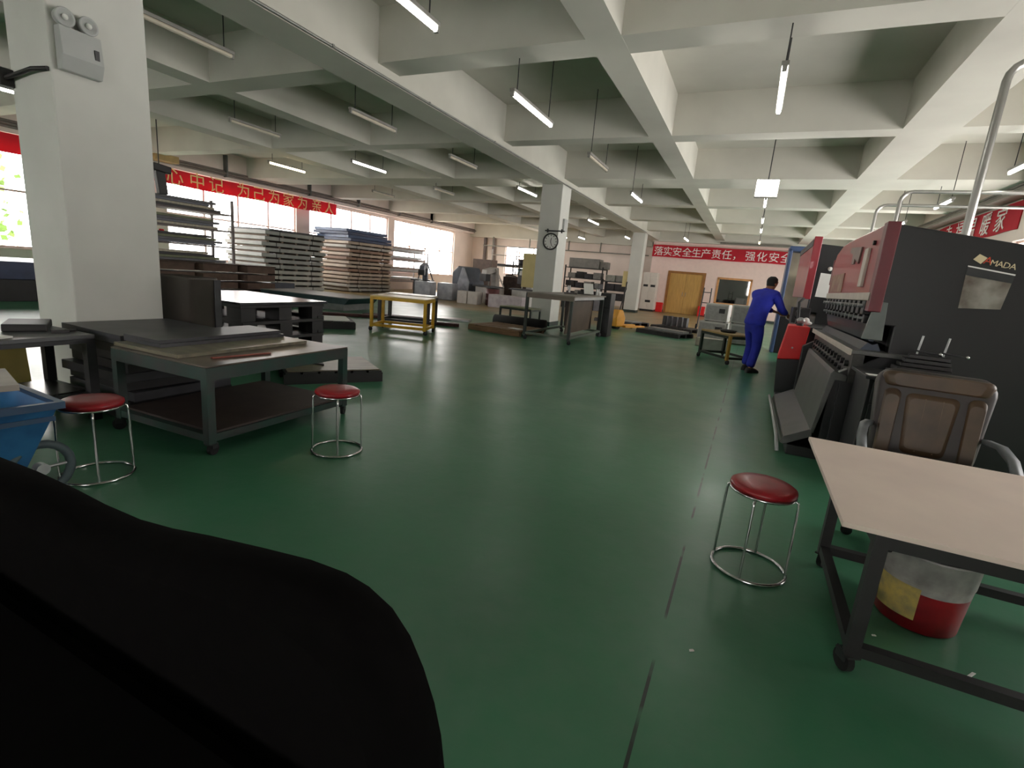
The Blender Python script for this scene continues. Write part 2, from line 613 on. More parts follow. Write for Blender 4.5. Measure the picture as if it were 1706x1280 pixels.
struct('ceiling_beam', B().box(-5.3, RIGHT_X, DOOR_Y - 0.35, DOOR_Y, 3.75, SLAB), CEIL)
struct('ceiling_beam', B().box(LEFT_X, -5.6, FAR_Y - 0.4, FAR_Y, 3.55, SLAB), CEIL)

# ------------------------------------------------------------------ ceiling lamps
LIT = emit('lit_tube', (255, 252, 244), TUBE)
WARM = emit('warm_tube', (255, 226, 176), TUBE * 0.8)
UNLIT = mat('unlit_tube', (206, 196, 178), 0.35, var=0.05)
HOUSE = mat('lamp_housing', (150, 148, 142), 0.45)


def lamp(x, y0, y1, z, tube_m, label, hang=True, group='suspended tube lamps'):
    t = thing('tube_lamp', label, 'lamp', (x, (y0 + y1) / 2, z), 0, group)
    L = (y1 - y0) / 2
    obj('housing', B().box(-0.035, 0.035, -L, L, 0.02, 0.06), HOUSE, t, 0.006)
    b = B().cyl((0, -L + 0.03, 0), (0, L - 0.03, 0), 0.026, 12)
    obj('tube', b, tube_m, t)
    for s in (-1, 1):
        obj('end_cap', B().box(-0.022, 0.022, s * (L - 0.015) - 0.015, s * (L - 0.015) + 0.015, -0.03, 0.019), HOUSE, t)
    for s in (-0.8, 0.8):
        obj('hanging_rod', B().cyl((0, s * L, 0.06), (0, s * L, SLAB - z), 0.007, 6), DKSTEEL, t)
    return t


LM = 3.5
lamp(-3.05, 3.05, 4.37, LM, LIT, 'lit tube lamp cut by the top edge, nearest the camera in the middle bay')
lamp(-3.05, 6.0, 7.35, LM, LIT, 'lit tube lamp on two rods in the middle bay, second from the camera')
lamp(-3.0, 9.06, 10.3, LM, UNLIT, 'dark tube lamp in the middle bay between two lit ones')
lamp(-3.05, 12.75, 14.07, LM, LIT, 'lit tube lamp in the middle bay just right of the clock column')
lamp(-3.05, 23.3, 24.9, LM, LIT, 'small distant lit tube lamp above the far red banner')
lamp(-0.08, 5.86, 7.2, LM, LIT, 'lit tube lamp seen end-on in the right bay, nearest the camera')
lamp(-0.08, 13.2, 14.4, LM, LIT, 'lit tube lamp directly under the square floodlight in the photo')
lamp(-0.08, 16.5, 17.5, LM, LIT, 'third lit tube lamp of the row that runs away in the right bay')
lamp(-0.08, 19.1, 20.1, LM, LIT, 'fourth lit tube lamp of the row that runs away in the right bay')
lamp(-0.08, 23.4, 24.4, LM, WARM, 'farthest faint lamp of the right bay row, above the red banner')
lamp(3.24, 9.3, 10.6, LM, LIT, 'lit tube lamp at the right edge beside the galvanised pipe')
lamp(3.24, 13.0, 14.1, LM, LIT, 'lit tube lamp over the red press brake near the right banner')
lamp(3.24, 16.4, 17.4, LM, LIT, 'small lit lamp just above the top corner of the red press brake')
LL = 3.75
lamp(-6.5, 3.6, 4.85, LL, UNLIT, 'unlit yellowed tube lamp beside the near white column')
lamp(-6.5, 6.94, 8.14, LL, UNLIT, 'unlit tube lamp on two rods left of the main beam, second along')
lamp(-6.5, 10.0, 11.2, LL, UNLIT, 'unlit tube lamp left of the main beam, nearest the lit one by the clock')
lamp(-6.5, 13.57, 15.0, LL, LIT, 'lit tube lamp directly left of the clock column')
lamp(-6.5, 20.4, 22.0, LL, LIT, 'lit tube lamp seen just right of the clock column in the left bay')
lamp(-6.5, 27.0, 28.2, LL, LIT, 'tiny far lit lamp between the two white columns')
lamp(-9.55, 7.0, 8.16, LL, UNLIT, 'unlit tube lamp nearest the camera in the second left bay')
lamp(-9.55, 10.28, 11.6, LL, LIT, 'white lit tube lamp in the second left bay above the wrapped stacks')
lamp(-9.55, 13.9, 15.1, LL, UNLIT, 'unlit tube lamp in the second left bay beyond the lit one')
lamp(-12.5, 4.76, 6.0, LL, LIT, 'lit lamp at the left picture edge behind the near column')
lamp(-12.5, 10.28, 11.56, LL, WARM, 'warm yellow lit tube lamp above the left red banner')
lamp(-12.6, 14.6, 15.8, LL, UNLIT, 'unlit tube lamp next to the window wall beyond the warm lamp')
lamp(-10.0, 26.7, 27.9, 3.6, LIT, 'far lit lamp above the dark shelves, left of two')
lamp(-9.0, 26.9, 28.1, 3.6, LIT, 'far lit lamp above the dark shelves, right of two')
t = thing('floodlight', 'bright square floodlight hanging in the right bay', 'lamp', (-0.08, 10.95, 3.32))
obj('housing', B().box(-0.2, 0.2, 0.02, 0.14, -0.16, 0.16), HOUSE, t, 0.01)
obj('lens', B().box(-0.185, 0.185, 0.0, 0.02, -0.145, 0.145), LIT, t)
obj('hanging_rod', B().cyl((0, 0.08, 0.16), (0, 0.08, SLAB - 3.32), 0.01, 6), DKSTEEL, t)

# ------------------------------------------------------------------ column fittings
GW = mat('grey_white_plastic', (176, 178, 176), 0.4, var=0.03)
org = (-5.0, 2.4, 2.7)
t = thing('emergency_light', 'grey twin-head emergency light on the near white column', 'emergency light', org)
obj('body', B().prism([(0, 2.56), (0, 2.86), (0.075, 2.86), (0.1, 2.66), (0.06, 2.56)], 'y', 2.27, 2.54).add([], []), GW, t, 0.006, org=(0, 2.4, 2.7))
for y, nm in ((2.315, 'a'), (2.465, 'b')):
    hd = obj('lamp_head', B().lathe([(0.03, 0.0), (0.058, 0.02), (0.066, 0.075), (0.06, 0.085), (0.05, 0.075), (0.0, 0.06)], (0, y - 2.4, 0.22), 20, 'x'), GW, t)
    obj('bulb', B().ball((0.075, y - 2.4, 0.22), 0.022, 10, 6), mat('bulb_glass', (225, 225, 220), 0.1), hd)
obj('switch', B().box(0.09, 0.1, 0.08, 0.11, -0.01, 0.06), DKSTEEL, t)
t = thing('cable_bracket', 'black cable arm with junction box beside the emergency light', 'bracket', (-5.3, 2.2, 2.58))
obj('arm', B().tube([(0.28, 0.02, -0.03), (0.12, -0.01, -0.03), (-0.1, -0.01, -0.05), (-0.26, -0.02, -0.07)], 0.016), BLACKST, t)
obj('junction_box', B().box(-0.34, -0.25, -0.06, 0.03, -0.13, 0.0), BLACKST, t, 0.006)

t = thing('wall_clock', 'round white wall clock with black rim on the middle column', 'clock', (-5.19, 13.25, 2.3))
obj('rim', B().lathe([(0.2, 0.0), (0.225, -0.01), (0.225, -0.05), (0.2, -0.055), (0.19, -0.03), (0.19, -0.004)], (0, 0, 0), 36, 'y'), BLACKST, t)
fc = obj('face', B().cyl((0, -0.004, 0), (0, -0.025, 0), 0.189, 36), PAPER, t)
mk = B()
for i in range(12):
    a = R(30 * i)
    mk.obox((math.sin(a) * 0.16, -0.028, math.cos(a) * 0.16), (0.016, 0.006, 0.036), (0, a, 0))
obj('hour_marks', mk, BLACKST, fc)
for a, L in ((R(12), 0.10), (R(160), 0.13)):
    obj('hand', B().obox((math.sin(a) * L / 2, -0.034, math.cos(a) * L / 2), (0.014, 0.005, L), (0, a, 0)), BLACKST, t)
t = thing('pipe_bracket', 'thin horizontal pipe bracket above the wall clock', 'bracket', (-5.1, 13.2, 2.58))
obj('rail', B().cyl((-0.28, 0.02, 0), (0.28, 0.02, 0), 0.018, 8), DKSTEEL, t)
obj('clamp', B().box(-0.22, -0.19, 0.0, 0.05, -0.05, 0.05).box(0.19, 0.22, 0.0, 0.05, -0.05, 0.05), DKSTEEL, t)
single('switch_box', B().box(0, 0.06, -0.12, 0.12, -0.16, 0.16), GW, 'small grey switch box on the side of the clock column', 'switch box', (-5.0, 13.62, 2.78), bev=0.008)

cp = B()
cp.tube([(-4.98, y, 3.80) for y in (BACK_Y, 4, 10, 18, 25)], 0.018, 6)
for y in (3.0, 5.0, 7.0, 9.2, 11.4):
    cp.box(-4.999, -4.955, y, y + 0.03, 3.785, 3.82)
single('conduit', cp, mat('galvanised', (150, 150, 146), 0.4, 0.4), 'thin grey conduit along the lower edge of the main beam', 'conduit', org=(-4.985, 10, 3.79))
cp = B()
for dx, dz in ((0.34, 0.0), (0.42, 0.06), (0.34, 0.13)):
    cp.tube([(LEFT_X + dx, y, 3.84 + dz) for y in (BACK_Y, 8, 20, FAR_Y - 0.4)], 0.035, 8)
wc = single('wall_conduits', cp, mat('grey_pipe', (128, 118, 112), 0.5, 0.3), 'bundle of grey pipes running along the window wall above the banner', 'pipes', org=(LEFT_X + 0.36, 10, 3.9))
for y in (6, 9.2, 12.4, 16.1, 19, 22, 25):
    obj('hanger', B().box(LEFT_X + 0.3, LEFT_X + 0.48, y, y + 0.05, 3.78, 4.5), GREYST, wc, org=(LEFT_X + 0.36, 10, 3.9))
GALV = mat('galvanised_pipe', (158, 158, 154), 0.32, 0.7, var=0.08)


def riser(x, y, z0, z1, x2, label, r=0.035):
    k = 0.16
    pts = [(x, y, z0), (x, y, z1 - k)] + [(x + k - k * math.cos(a), y, z1 - k + k * math.sin(a)) for a in (R(22), R(45), R(68))] + [(x + k, y, z1), (x2, y, z1)]
    single('riser_pipe', B().tube(pts, r, 12), GALV, label, 'pipe', org=(x, y, z0))


riser(1.84, 6.7, 1.722, 3.7, 4.69, 'thick galvanised pipe rising from the near red press brake and bending right', 0.036)
riser(1.95, 10.6, 2.1, 3.22, 4.69, 'thinner bent pipe rising behind the near press brake, taller of two', 0.03)
riser(1.95, 12.5, 2.1, 3.3, 4.69, 'farthest bent pipe rising behind the press brakes', 0.03)
b = B()
b.box(RIGHT_X - 0.35, RIGHT_X - 0.05, 4, DOOR_Y - 0.4, 3.74, 3.8)
for dz in (0.84, 0.9):
    b.tube([(RIGHT_X - 0.3, 4, 3 + dz), (RIGHT_X - 0.3, DOOR_Y - 0.4, 3 + dz)], 0.03, 8)
single('cable_tray', b, mat('dull_tray', (120, 118, 110), 0.5, 0.3), 'grey cable tray with pipes along the right wall above the banner', 'cable tray', org=(RIGHT_X - 0.2, 10, 3.77))
ct = B().box(-1.9, 1.4, DOOR_Y - 0.5, DOOR_Y - 0.35, 3.76, 3.84)
single('cable_trunking', ct, mat('dull_tray', (120, 118, 110)), 'grey cable trunking along the beam above the far banner', 'cable trunking', org=(0, DOOR_Y - 0.4, 3.66))
ct = B().box(-16.5, -5.7, FAR_Y - 0.5, FAR_Y - 0.41, 3.0, 3.06)
for x in (-15.8, -13.2, -10.6, -8.6, -6.6):
    ct.box(x, x + 0.06, FAR_Y - 0.5, FAR_Y - 0.42, 3.06, 3.6)
single('hanging_rail', ct, mat('dull_tray', (120, 118, 110)), 'dark hanging rail across the far left wall above the shelves', 'rail', org=(-10, FAR_Y - 0.45, 3.0))
for x, lab in ((-16.55, 'dark vertical pipe on the end wall, left of two'), (-15.9, 'thicker dark vertical pipe on the end wall, right of two')):
    single('drain_pipe', B().cyl((x, FAR_Y - 0.12, 0.02), (x, FAR_Y - 0.12, 3.6), 0.11, 12), mat('brown_grey_pipe', (112, 100, 96), 0.5), lab, 'pipe', org=(x, FAR_Y - 0.12, 0))

# ------------------------------------------------------------------ banners
BRED = mat('banner_cloth', (214, 44, 62), 0.75, var=0.06, scale=2)
def backlit(m, k):
    # thin cloth: part of the light passes through
    n, l = m.node_tree.nodes, m.node_tree.links
    p = n['Principled BSDF']
    out = [x for x in n if x.type == 'OUTPUT_MATERIAL'][0]
    tr = n.new('ShaderNodeBsdfTranslucent')
    mx = n.new('ShaderNodeMixShader')
    mx.inputs[0].default_value = k
    l.new(p.inputs['Base Color'].links[0].from_socket, tr.inputs[0])
    l.new(p.outputs[0], mx.inputs[1])
    l.new(tr.outputs[0], mx.inputs[2])
    l.new(mx.outputs[0], out.inputs[0])


backlit(BRED, 0.4)
BWHITE = mat('banner_lettering', (238, 226, 224), 0.7, var=0.02)
BYEL = mat('banner_yellow_lettering', (244, 214, 150), 0.7, var=0.02)


def banner(length, height, loc, rz, chars, size, lm, label, base=-0.2, tie=0.1):
    t = thing('banner', label, 'banner', loc, rz, 'red slogan banners')
    n = 24
    top = []
    b = B()
    vs, fs = [], []
    for i in range(n + 1):
        x = length * i / n
        for z in (-height / 2, height / 2):
            for y in (0.0, 0.012):
                vs.append((x, y + 0.008 * math.sin(i * 1.7), z + 0.012 * math.sin(i * 0.9)))
    for i in range(n):
        a = i * 4
        fs += [(a, a + 4, a + 6, a + 2), (a + 1, a + 3, a + 7, a + 5), (a + 2, a + 6, a + 7, a + 3), (a, a + 1, a + 5, a + 4)]
    b.add(vs, fs)
    obj('cloth', b, BRED, t)
    for c_ in chars:
        lt = obj('character', lettering([c_], size), lm, t)
        lt.location = (0, -0.016, base)
        lt.rotation_euler = (R(90), 0, 0)
    for x in (0.1, length - 0.1):
        obj('tie', B().cyl((x, 0.006, height / 2 - 0.02), (x, 0.006, height / 2 + tie), 0.006, 6), DKSTEEL, t)
    return t


pxs = [1101, 1117, 1133, 1150, 1166, 1182, 1199, 1216, 1233, 1253, 1271, 1289, 1307]
banner(8.2, 0.62, (-5.27, DOOR_Y - 0.3, 3.25), 0, [(c_, (p - 1090) * 0.0299) for c_, p in zip('落实安全生产责任，强化安全', pxs)], 0.5, BWHITE,
       'long red banner with white characters above the far wooden door', -0.19, 0.19)
banner(11.7, 0.46, (LEFT_X + 0.33, 6.0, 3.68 - 0.24), R(90), [(c_, x) for c_, x in zip('安全心中记为己为家为亲人', (3.0, 3.8, 4.69, 5.42, 6.09, 7.12, 7.75, 8.43, 9.1, 9.8, 10.55, 11.25))], 0.56, BYEL,
       'red banner with yellow characters hung across the bright left windows', -0.19)
banner(6.5, 0.58, (RIGHT_X - 0.022, 20.6, 3.42), R(-90), [(c_, x) for c_, x in zip('安全幸福温暖家', (0.5, 1.35, 2.25, 3.1, 3.95, 4.8, 5.6))], 0.56, BWHITE,
       'red banner with white characters on the right wall above the black machine', -0.2)

# ------------------------------------------------------------------ red stools
def stool(loc, label):
    t = thing('stool', label, 'stool', loc, 0, 'red round stools')
    h = 0.455
    obj('seat', B().lathe([(0.0, h - 0.035), (0.14, h - 0.035), (0.152, h - 0.022), (0.15, h - 0.008), (0.13, h + 0.004), (0.07, h + 0.009), (0.0, h + 0.01)], n=36), REDVINYL, t)
    rim = B()
    rim.tube([(0.146 * math.cos(R(a)), 0.146 * math.sin(R(a)), h - 0.038) for a in range(0, 360, 12)], 0.0065, 8, True)
    obj('seat_rim', rim, CHROME, t)
    for a in (45, 135, 225, 315):
        c, s = math.cos(R(a)), math.sin(R(a))
        obj('leg', B().tube([(0.142 * c, 0.142 * s, h - 0.04), (0.158 * c, 0.158 * s, h - 0.05), (0.162 * c, 0.162 * s, h - 0.075), (0.168 * c, 0.168 * s, 0.012)], 0.0062, 8), CHROME, t)
    obj('foot_ring', B().tube([(0.172 * math.cos(R(a)), 0.172 * math.sin(R(a)), 0.0085) for a in range(0, 360, 10)], 0.0085, 8, True), CHROME, t)
    return t


s0 = stool((-2.52, 2.61, 0), 'red round stool in front of the grey worktable corner')
dup(s0, (-3.27, 1.49, 0), R(20), 'red round stool beside the blue bin at far left')
dup(s0, (0.21, 2.63, 0), R(32), 'red round stool beside the white-topped table on the right')


def caster(parent, x, y, zt, r=0.038, yaw=0.0, m=None):
    """wheel under a post at x, y; zt = height where the fork meets the frame"""
    c, s = math.cos(yaw), math.sin(yaw)
    b = B()
    ox, oy = x + 0.022 * c, y + 0.022 * s
    for k in (-1, 1):
        b.obox((ox - s * 0.017 * k, oy + c * 0.017 * k, (zt + r) / 2 + 0.004), (0.05, 0.004, max(zt - r, 0.02)), (0, 0, yaw))
    b.obox((x + 0.01 * c, y + 0.01 * s, zt - 0.004), (0.07, 0.05, 0.008), (0, 0, yaw))
    cs = obj('caster', b, m or DKSTEEL, parent)
    obj('wheel', B().cyl((ox + s * 0.013, oy - c * 0.013, r), (ox - s * 0.013, oy + c * 0.013, r), r, 16), RUBBER, cs)
    return cs


def frame_table(name, label, cat, loc, rz, lx, ly, h, leg, fm, tm, top=0.02, rail=0.1, cast=0.04, group=None, legm=None, over=0.0, apron=None):
    """four-legged steel frame: lx along local x, ly along local y, origin at the floor centre"""
    t = thing(name, label, cat, loc, rz, group)
    a, b_ = lx / 2, ly / 2
    z0 = cast * 2 if cast else 0.0
    obj('table_top', B().box(-a - over, a + over, -b_ - over, b_ + over, h - top, h), tm, t, 0.004)
    ap = apron or leg
    fr = B()
    for y in (-b_ + leg / 2, b_ - leg / 2):
        fr.box(-a + leg, a - leg, y - leg / 2, y + leg / 2, h - top - ap, h - top)
    for x in (-a + leg / 2, a - leg / 2):
        fr.box(x - leg / 2, x + leg / 2, -b_ + leg, b_ - leg, h - top - ap, h - top)
    obj('frame', fr, fm, t)
    if rail is not None:
        lr = B()
        for y in (-b_ + leg / 2, b_ - leg / 2):
            lr.box(-a + leg, a - leg, y - leg / 2.2, y + leg / 2.2, rail, rail + leg * 0.9)
        for x in (-a + leg / 2, a - leg / 2):
            lr.box(x - leg / 2.2, x + leg / 2.2, -b_ + leg, b_ - leg, rail, rail + leg * 0.9)
        obj('lower_rail', lr, fm, t)
    for x in (-a + leg / 2, a - leg / 2):
        for y in (-b_ + leg / 2, b_ - leg / 2):
            obj('leg', B().box(x - leg / 2, x + leg / 2, y - leg / 2, y + leg / 2, z0, h - top), legm or fm, t)
            if cast:
                caster(t, x, y, z0, cast, random.uniform(0, 6.28))
    return t


# ------------------------------------------------------------------ white-topped table, bucket and office chair on the right
rtab = frame_table('work_table', 'black steel trolley table with a bare cream board top at right', 'table', (1.17, 2.44, 0), 0, 1.28, 0.86, 0.585, 0.045, BLACKST,
                   mat('dark_ply', (40, 38, 36), 0.6), 0.012, 0.09, 0.042)
single('cream_board', B().box(0.42, 1.95, 1.975, 3.15, 0.586, 0.606), CREAM, 'large cream board lying on the black trolley table at right', 'board', org=(1.2, 2.56, 0.596), bev=0.002)

BKT = mat('bucket_red', (150, 24, 34), 0.4, var=0.2, scale=5, rgb2=(86, 14, 22))
t = thing('bucket', 'red and grey open paint bucket under the cream-topped table', 'bucket', (0.9, 2.62, 0), R(138))
wall = [(0.0, 0.012), (0.148, 0.0), (0.152, 0.004), (0.163, 0.22)]
obj('body', B().lathe([(0.0, 0.0), (0.146, 0.0), (0.15, 0.006), (0.1655, 0.215)], n=40), BKT, t)
obj('upper_band', B().lathe([(0.1655, 0.215), (0.1685, 0.222), (0.1695, 0.225), (0.175, 0.335), (0.181, 0.337), (0.181, 0.346), (0.173, 0.347), (0.166, 0.215), (0.148, 0.014), (0.0, 0.013)], n=40), mat('bucket_grey', (176, 172, 168), 0.5, var=0.2, scale=8, rgb2=(120, 116, 114)), t, label='grey scuffed upper band')
lb = B()
n = 10
vs = []
for i in range(n + 1):
    a = R(52 + 62 * i / n)
    for z in (0.055, 0.205):
        rr = 0.1512 + (z / 0.215) * 0.0155 + 0.0006
        vs.append((rr * math.cos(a), rr * math.sin(a), z))
for i in range(n + 1):
    a = R(52 + 62 * i / n)
    for z in (0.055, 0.205):
        rr = 0.1512 + (z / 0.215) * 0.0155 + 0.0016
        vs.append((rr * math.cos(a), rr * math.sin(a), z))
k = 2 * (n + 1)
fs = []
for i in range(n):
    q = 2 * i
    fs += [(q, q + 2, q + 3, q + 1), (k + q, k + q + 1, k + q + 3, k + q + 2), (q + 1, q + 3, k + q + 3, k + q + 1), (q, k + q, k + q + 2, q + 2)]
lb.add(vs, fs)
obj('paper_label', lb, mat('old_label', (196, 170, 92), 0.7, var=0.25, scale=22, rgb2=(150, 138, 96)), t, label='yellowed paper label')
lug = B().add([(0.155, -0.06, 0.33), (0.155, 0.05, 0.33), (0.16, -0.01, 0.40), (0.16, -0.05, 0.385), (0.160, -0.06, 0.33), (0.160, 0.05, 0.33), (0.165, -0.01, 0.40), (0.165, -0.05, 0.385)],
              [(0, 1, 2, 3), (7, 6, 5, 4), (0, 4, 5, 1), (1, 5, 6, 2), (2, 6, 7, 3), (3, 7, 4, 0)])
lg = obj('handle_lug', lug, MATS['bucket_grey'], t, label='torn grey rim flap')
lg.rotation_euler = (0, 0, R(66))
obj('lug_hole', B().cyl((0.172, -0.012, 0.312), (0.182, -0.012, 0.312), 0.016, 14), RUBBER, lg)

LEATHER = mat('brown_leather', (84, 64, 45), 0.45, var=0.25, scale=5, rgb2=(60, 45, 32), bump=0.15)
LEATHD = mat('dark_leather', (52, 44, 42), 0.5, var=0.2, scale=6, rgb2=(38, 34, 34), bump=0.1)
ARM = mat('arm_grey', (120, 124, 128), 0.4, 0.2, var=0.2)


def rrect(w0, w1, h, r, n=5):
    """outline in x,z: bottom width w0, top width w1, height h, rounded corners; starts bottom left"""
    pts = []
    for cx, cz, a0, hw in ((-w0 / 2 + r, r, 180, 0), (w0 / 2 - r, r, 270, 0), (w1 / 2 - r, h - r, 0, 0), (-w1 / 2 + r, h - r, 90, 0)):
        for i in range(n + 1):
            a = R(a0 + 90 * i / n)
            pts.append((cx + r * math.cos(a), cz + r * math.sin(a)))
    return pts


def pad(w0, w1, h, r, th, m, name, parent, tilt=0.0, loc=(0, 0, 0), crown=0.02, rx=0.0):
    """puffed cushion: outline in x,z, thickness along y"""
    o2 = rrect(w0, w1, h, r)
    cx, cz = 0, h / 2
    rings = []
    for ins, y in ((0.80, -th / 2 - crown), (0.93, -th / 2 - crown * 0.6), (0.985, -th / 2 + 0.006), (1.0, -th / 4), (1.0, th / 4), (0.985, th / 2 - 0.006), (0.93, th / 2 + crown * 0.3), (0.8, th / 2 + crown * 0.5)):
        rings.append([(cx + (p[0] - cx) * ins, y, cz + (p[1] - cz) * ins) for p in o2])
    b = B().loft(rings)
    M = Matrix.Translation(loc) @ Matrix.Rotation(tilt, 4, 'Y') @ Matrix.Rotation(rx, 4, 'X')
    b.v = [M @ v for v in b.v]
    return obj(name, b, m, parent)


t = thing('office_chair', 'worn brown leather office chair behind the cream-topped table', 'chair', (1.04, 3.5, 0), R(-3))
bk = pad(0.50, 0.56, 0.56, 0.09, 0.10, LEATHD, 'backrest', t, 0, (0, 0.10, 0.44), 0.02, R(-7))
for (w0, w1, hh, x, z, th, nm, mm) in ((0.5, 0.52, 0.09, 0.0, 0.455, 0.06, 'headrest_roll', LEATHER), (0.22, 0.26, 0.37, -0.005, 0.07, 0.05, 'centre_panel', LEATHER),
                                 (0.075, 0.085, 0.42, -0.195, 0.03, 0.06, 'side_bolster', LEATHER), (0.075, 0.085, 0.42, 0.195, 0.03, 0.06, 'side_bolster', LEATHER)):
    pad(w0, w1, hh, 0.035, th, mm, nm, bk, 0, (x, 0.045 + (z + 0.1) * 0.12, 0.44 + z), 0.014, R(-7))
for x in (-0.035, 0.04):
    obj('seam_piping', B().tube([(x * 1.1, 0.0 + 0.024 + zz * 0.12, 0.44 + zz) for zz in (0.1, 0.2, 0.3, 0.41)], 0.006, 6), mat('worn_piping', (128, 106, 82), 0.6, var=0.3, scale=30), bk)
st = B()
o2 = rrect(0.5, 0.5, 0.48, 0.08)
st.loft([[(p[0] * k, p[1] * k + (1 - k) * 0.24 - 0.40, z) for p in o2] for k, z in ((0.85, 0.38), (0.98, 0.395), (1, 0.43), (0.97, 0.465), (0.8, 0.48))])
obj('seat', st, LEATHD, t)
for s in (-1, 1):
    ab = B()
    path = [(s * 0.27, 0.09, 0.66), (s * 0.31, -0.02, 0.66), (s * 0.33, -0.14, 0.62), (s * 0.33, -0.26, 0.55), (s * 0.31, -0.3, 0.46), (s * 0.27, -0.26, 0.40), (s * 0.2, -0.2, 0.385)]
    for (p, q) in zip(path, path[1:]):
        pass
    ab.loft([[(x - 0.022, y, z - 0.012), (x + 0.022, y, z - 0.012), (x + 0.024, y, z + 0.012), (x - 0.024, y, z + 0.012)] for x, y, z in path])
    obj('armrest', ab, ARM, t, label='scuffed grey plastic armrest')
obj('gas_stem', B().cyl((0, -0.16, 0.1), (0, -0.16, 0.385), 0.028), BLACKST, t)
bs = B()
for k in range(5):
    a = R(72 * k + 100)
    bs.loft([[(0 + c_ * math.cos(a) - w_ * math.sin(a) * s_, -0.16 + c_ * math.sin(a) + w_ * math.cos(a) * s_, z_ + d_) for s_, d_ in ((-1, -0.015), (1, -0.015), (1, 0.02), (-1, 0.02))]
             for c_, w_, z_ in ((0.03, 0.025, 0.12), (0.29, 0.016, 0.075))], False)
sb = obj('star_base', bs, BLACKST, t)
for k in range(5):
    a = R(72 * k + 100)
    cx, cy = 0.29 * math.cos(a), -0.16 + 0.29 * math.sin(a)
    obj('castor', B().cyl((cx - 0.02 * math.sin(a), cy + 0.02 * math.cos(a), 0.03), (cx + 0.02 * math.sin(a), cy - 0.02 * math.cos(a), 0.03), 0.03, 14), RUBBER, sb)

# scraps on the floor
for i, (x, y, rz, lx, ly) in enumerate(((1.0, 2.28, 0.9, 0.06, 0.012), (0.7, 2.35, 0.3, 0.018, 0.01), (0.02, 1.84, 0.5, 0.02, 0.012))):
    single('paper_scrap', B().prism([(-lx / 2, -ly / 2), (lx / 2, -ly / 3), (lx / 2.4, ly / 2), (-lx / 2.6, ly / 3)], 'z', 0.001, 0.004), PAPER,
           ('long white paper scrap on the floor by the red bucket', 'small white paper chip on the floor in front of the red bucket', 'tiny white chip alone on the green floor, centre foreground')[i], 'scrap', (x, y, 0), rz)

# ------------------------------------------------------------------ near press brake
MRED = mat('machine_red', (150, 26, 42), 0.32, var=0.06, scale=2, coat=0.2)
MREDD = mat('machine_dark_red', (104, 16, 30), 0.4, var=0.06)
BRED2 = mat('bright_red_cover', (216, 22, 24), 0.45, var=0.05)
MBLACK = mat('machine_black', (24, 24, 26), 0.42, var=0.12, scale=2.5)
MGREY = mat('machine_grey', (86, 86, 84), 0.4, 0.3, var=0.12, scale=5)
MLIGHT = mat('machine_light', (192, 182, 170), 0.45, var=0.08)
BLUEGREY = mat('tool_steel', (66, 72, 82), 0.35, 0.6, var=0.15, scale=4)
org = (1.5, 4.9, 0)
pb = thing('press_brake', 'large red and black press brake at right, nearest the camera', 'press brake', org)
Y0, Y1 = 4.9, 7.5
obj('side_frame', B().prism([(0.94, 1.2), (0.935, 1.98), (1.7, 1.865), (2.35, 1.74), (3.1, 1.74), (3.1, 0.0), (0.72, 0.0), (0.72, 0.75), (1.06, 0.98), (1.06, 1.2)], 'y', Y0, Y0 + 0.1), MBLACK, pb, 0.01, org)
obj('rear_body', B().box(1.06, 3.0, Y0 + 0.1, Y1 + 0.1, 0.05, 1.72), MBLACK, pb, 0.02, org)
obj('far_frame', B().prism([(0.94, 1.2), (0.94, 1.95), (1.7, 1.85), (3.0, 1.74), (3.0, 0.0), (0.72, 0.0), (0.72, 0.75), (1.06, 0.98), (1.06, 1.2)], 'y', Y1 + 0.1, Y1 + 0.2), MBLACK, pb, 0.01, org)
# red ram cover: rounded top towards the far end
ram = B()
prof = [(Y0 + 0.1, 1.44), (Y1, 1.44), (Y1, 1.80), (Y1 - 0.12, 1.92), (Y1 - 0.45, 1.985), (Y1 - 0.9, 2.0), (Y0 + 0.1, 1.985)]
ram.prism(prof, 'x', 0.86, 0.98)
rc = obj('ram_cover', ram, MRED, pb, 0.012, org)
obj('ram_end', B().box(0.855, 0.945, Y0 - 0.025, Y0 + 0.1, 1.30, 1.995), MREDD, pb, 0.006, org, label='dark red end strip of the ram cover')
obj('ram_far_end', B().box(0.855, 1.06, Y1, Y1 + 0.04, 1.55, 1.86), MREDD, pb, 0.01, org)
obj('lower_strip', B().box(0.848, 0.9, Y0 + 0.02, Y1 - 0.02, 1.385, 1.45), MLIGHT, pb, 0.004, org, label='cream strip along the bottom of the ram')
obj('vertical_bar', B().box(0.835, 0.862, 5.32, 5.46, 1.5, 1.83), MLIGHT, rc, 0.006, org)
plate = B().prism([(5.75, 1.72), (5.72, 1.87), (6.3, 1.91), (6.32, 1.86), (6.12, 1.83), (6.1, 1.73), (5.98, 1.73), (5.98, 1.78)], 'x', 0.845, 0.862)
obj('badge_plate', plate, mat('badge_metal', (120, 104, 98), 0.4, 0.5), rc, 0.0, org)
obj('worn_panel', B().box(0.852, 0.862, 6.45, 7.38, 1.46, 1.66), mat('worn_tan', (158, 128, 104), 0.55, var=0.25, scale=6, rgb2=(128, 62, 62)), rc, 0.0, org)
obj('cover_bolt', B().cyl((0.84, 5.2, 1.86), (0.865, 5.2, 1.86), 0.02, 10), BLACKST, rc, 0, org)
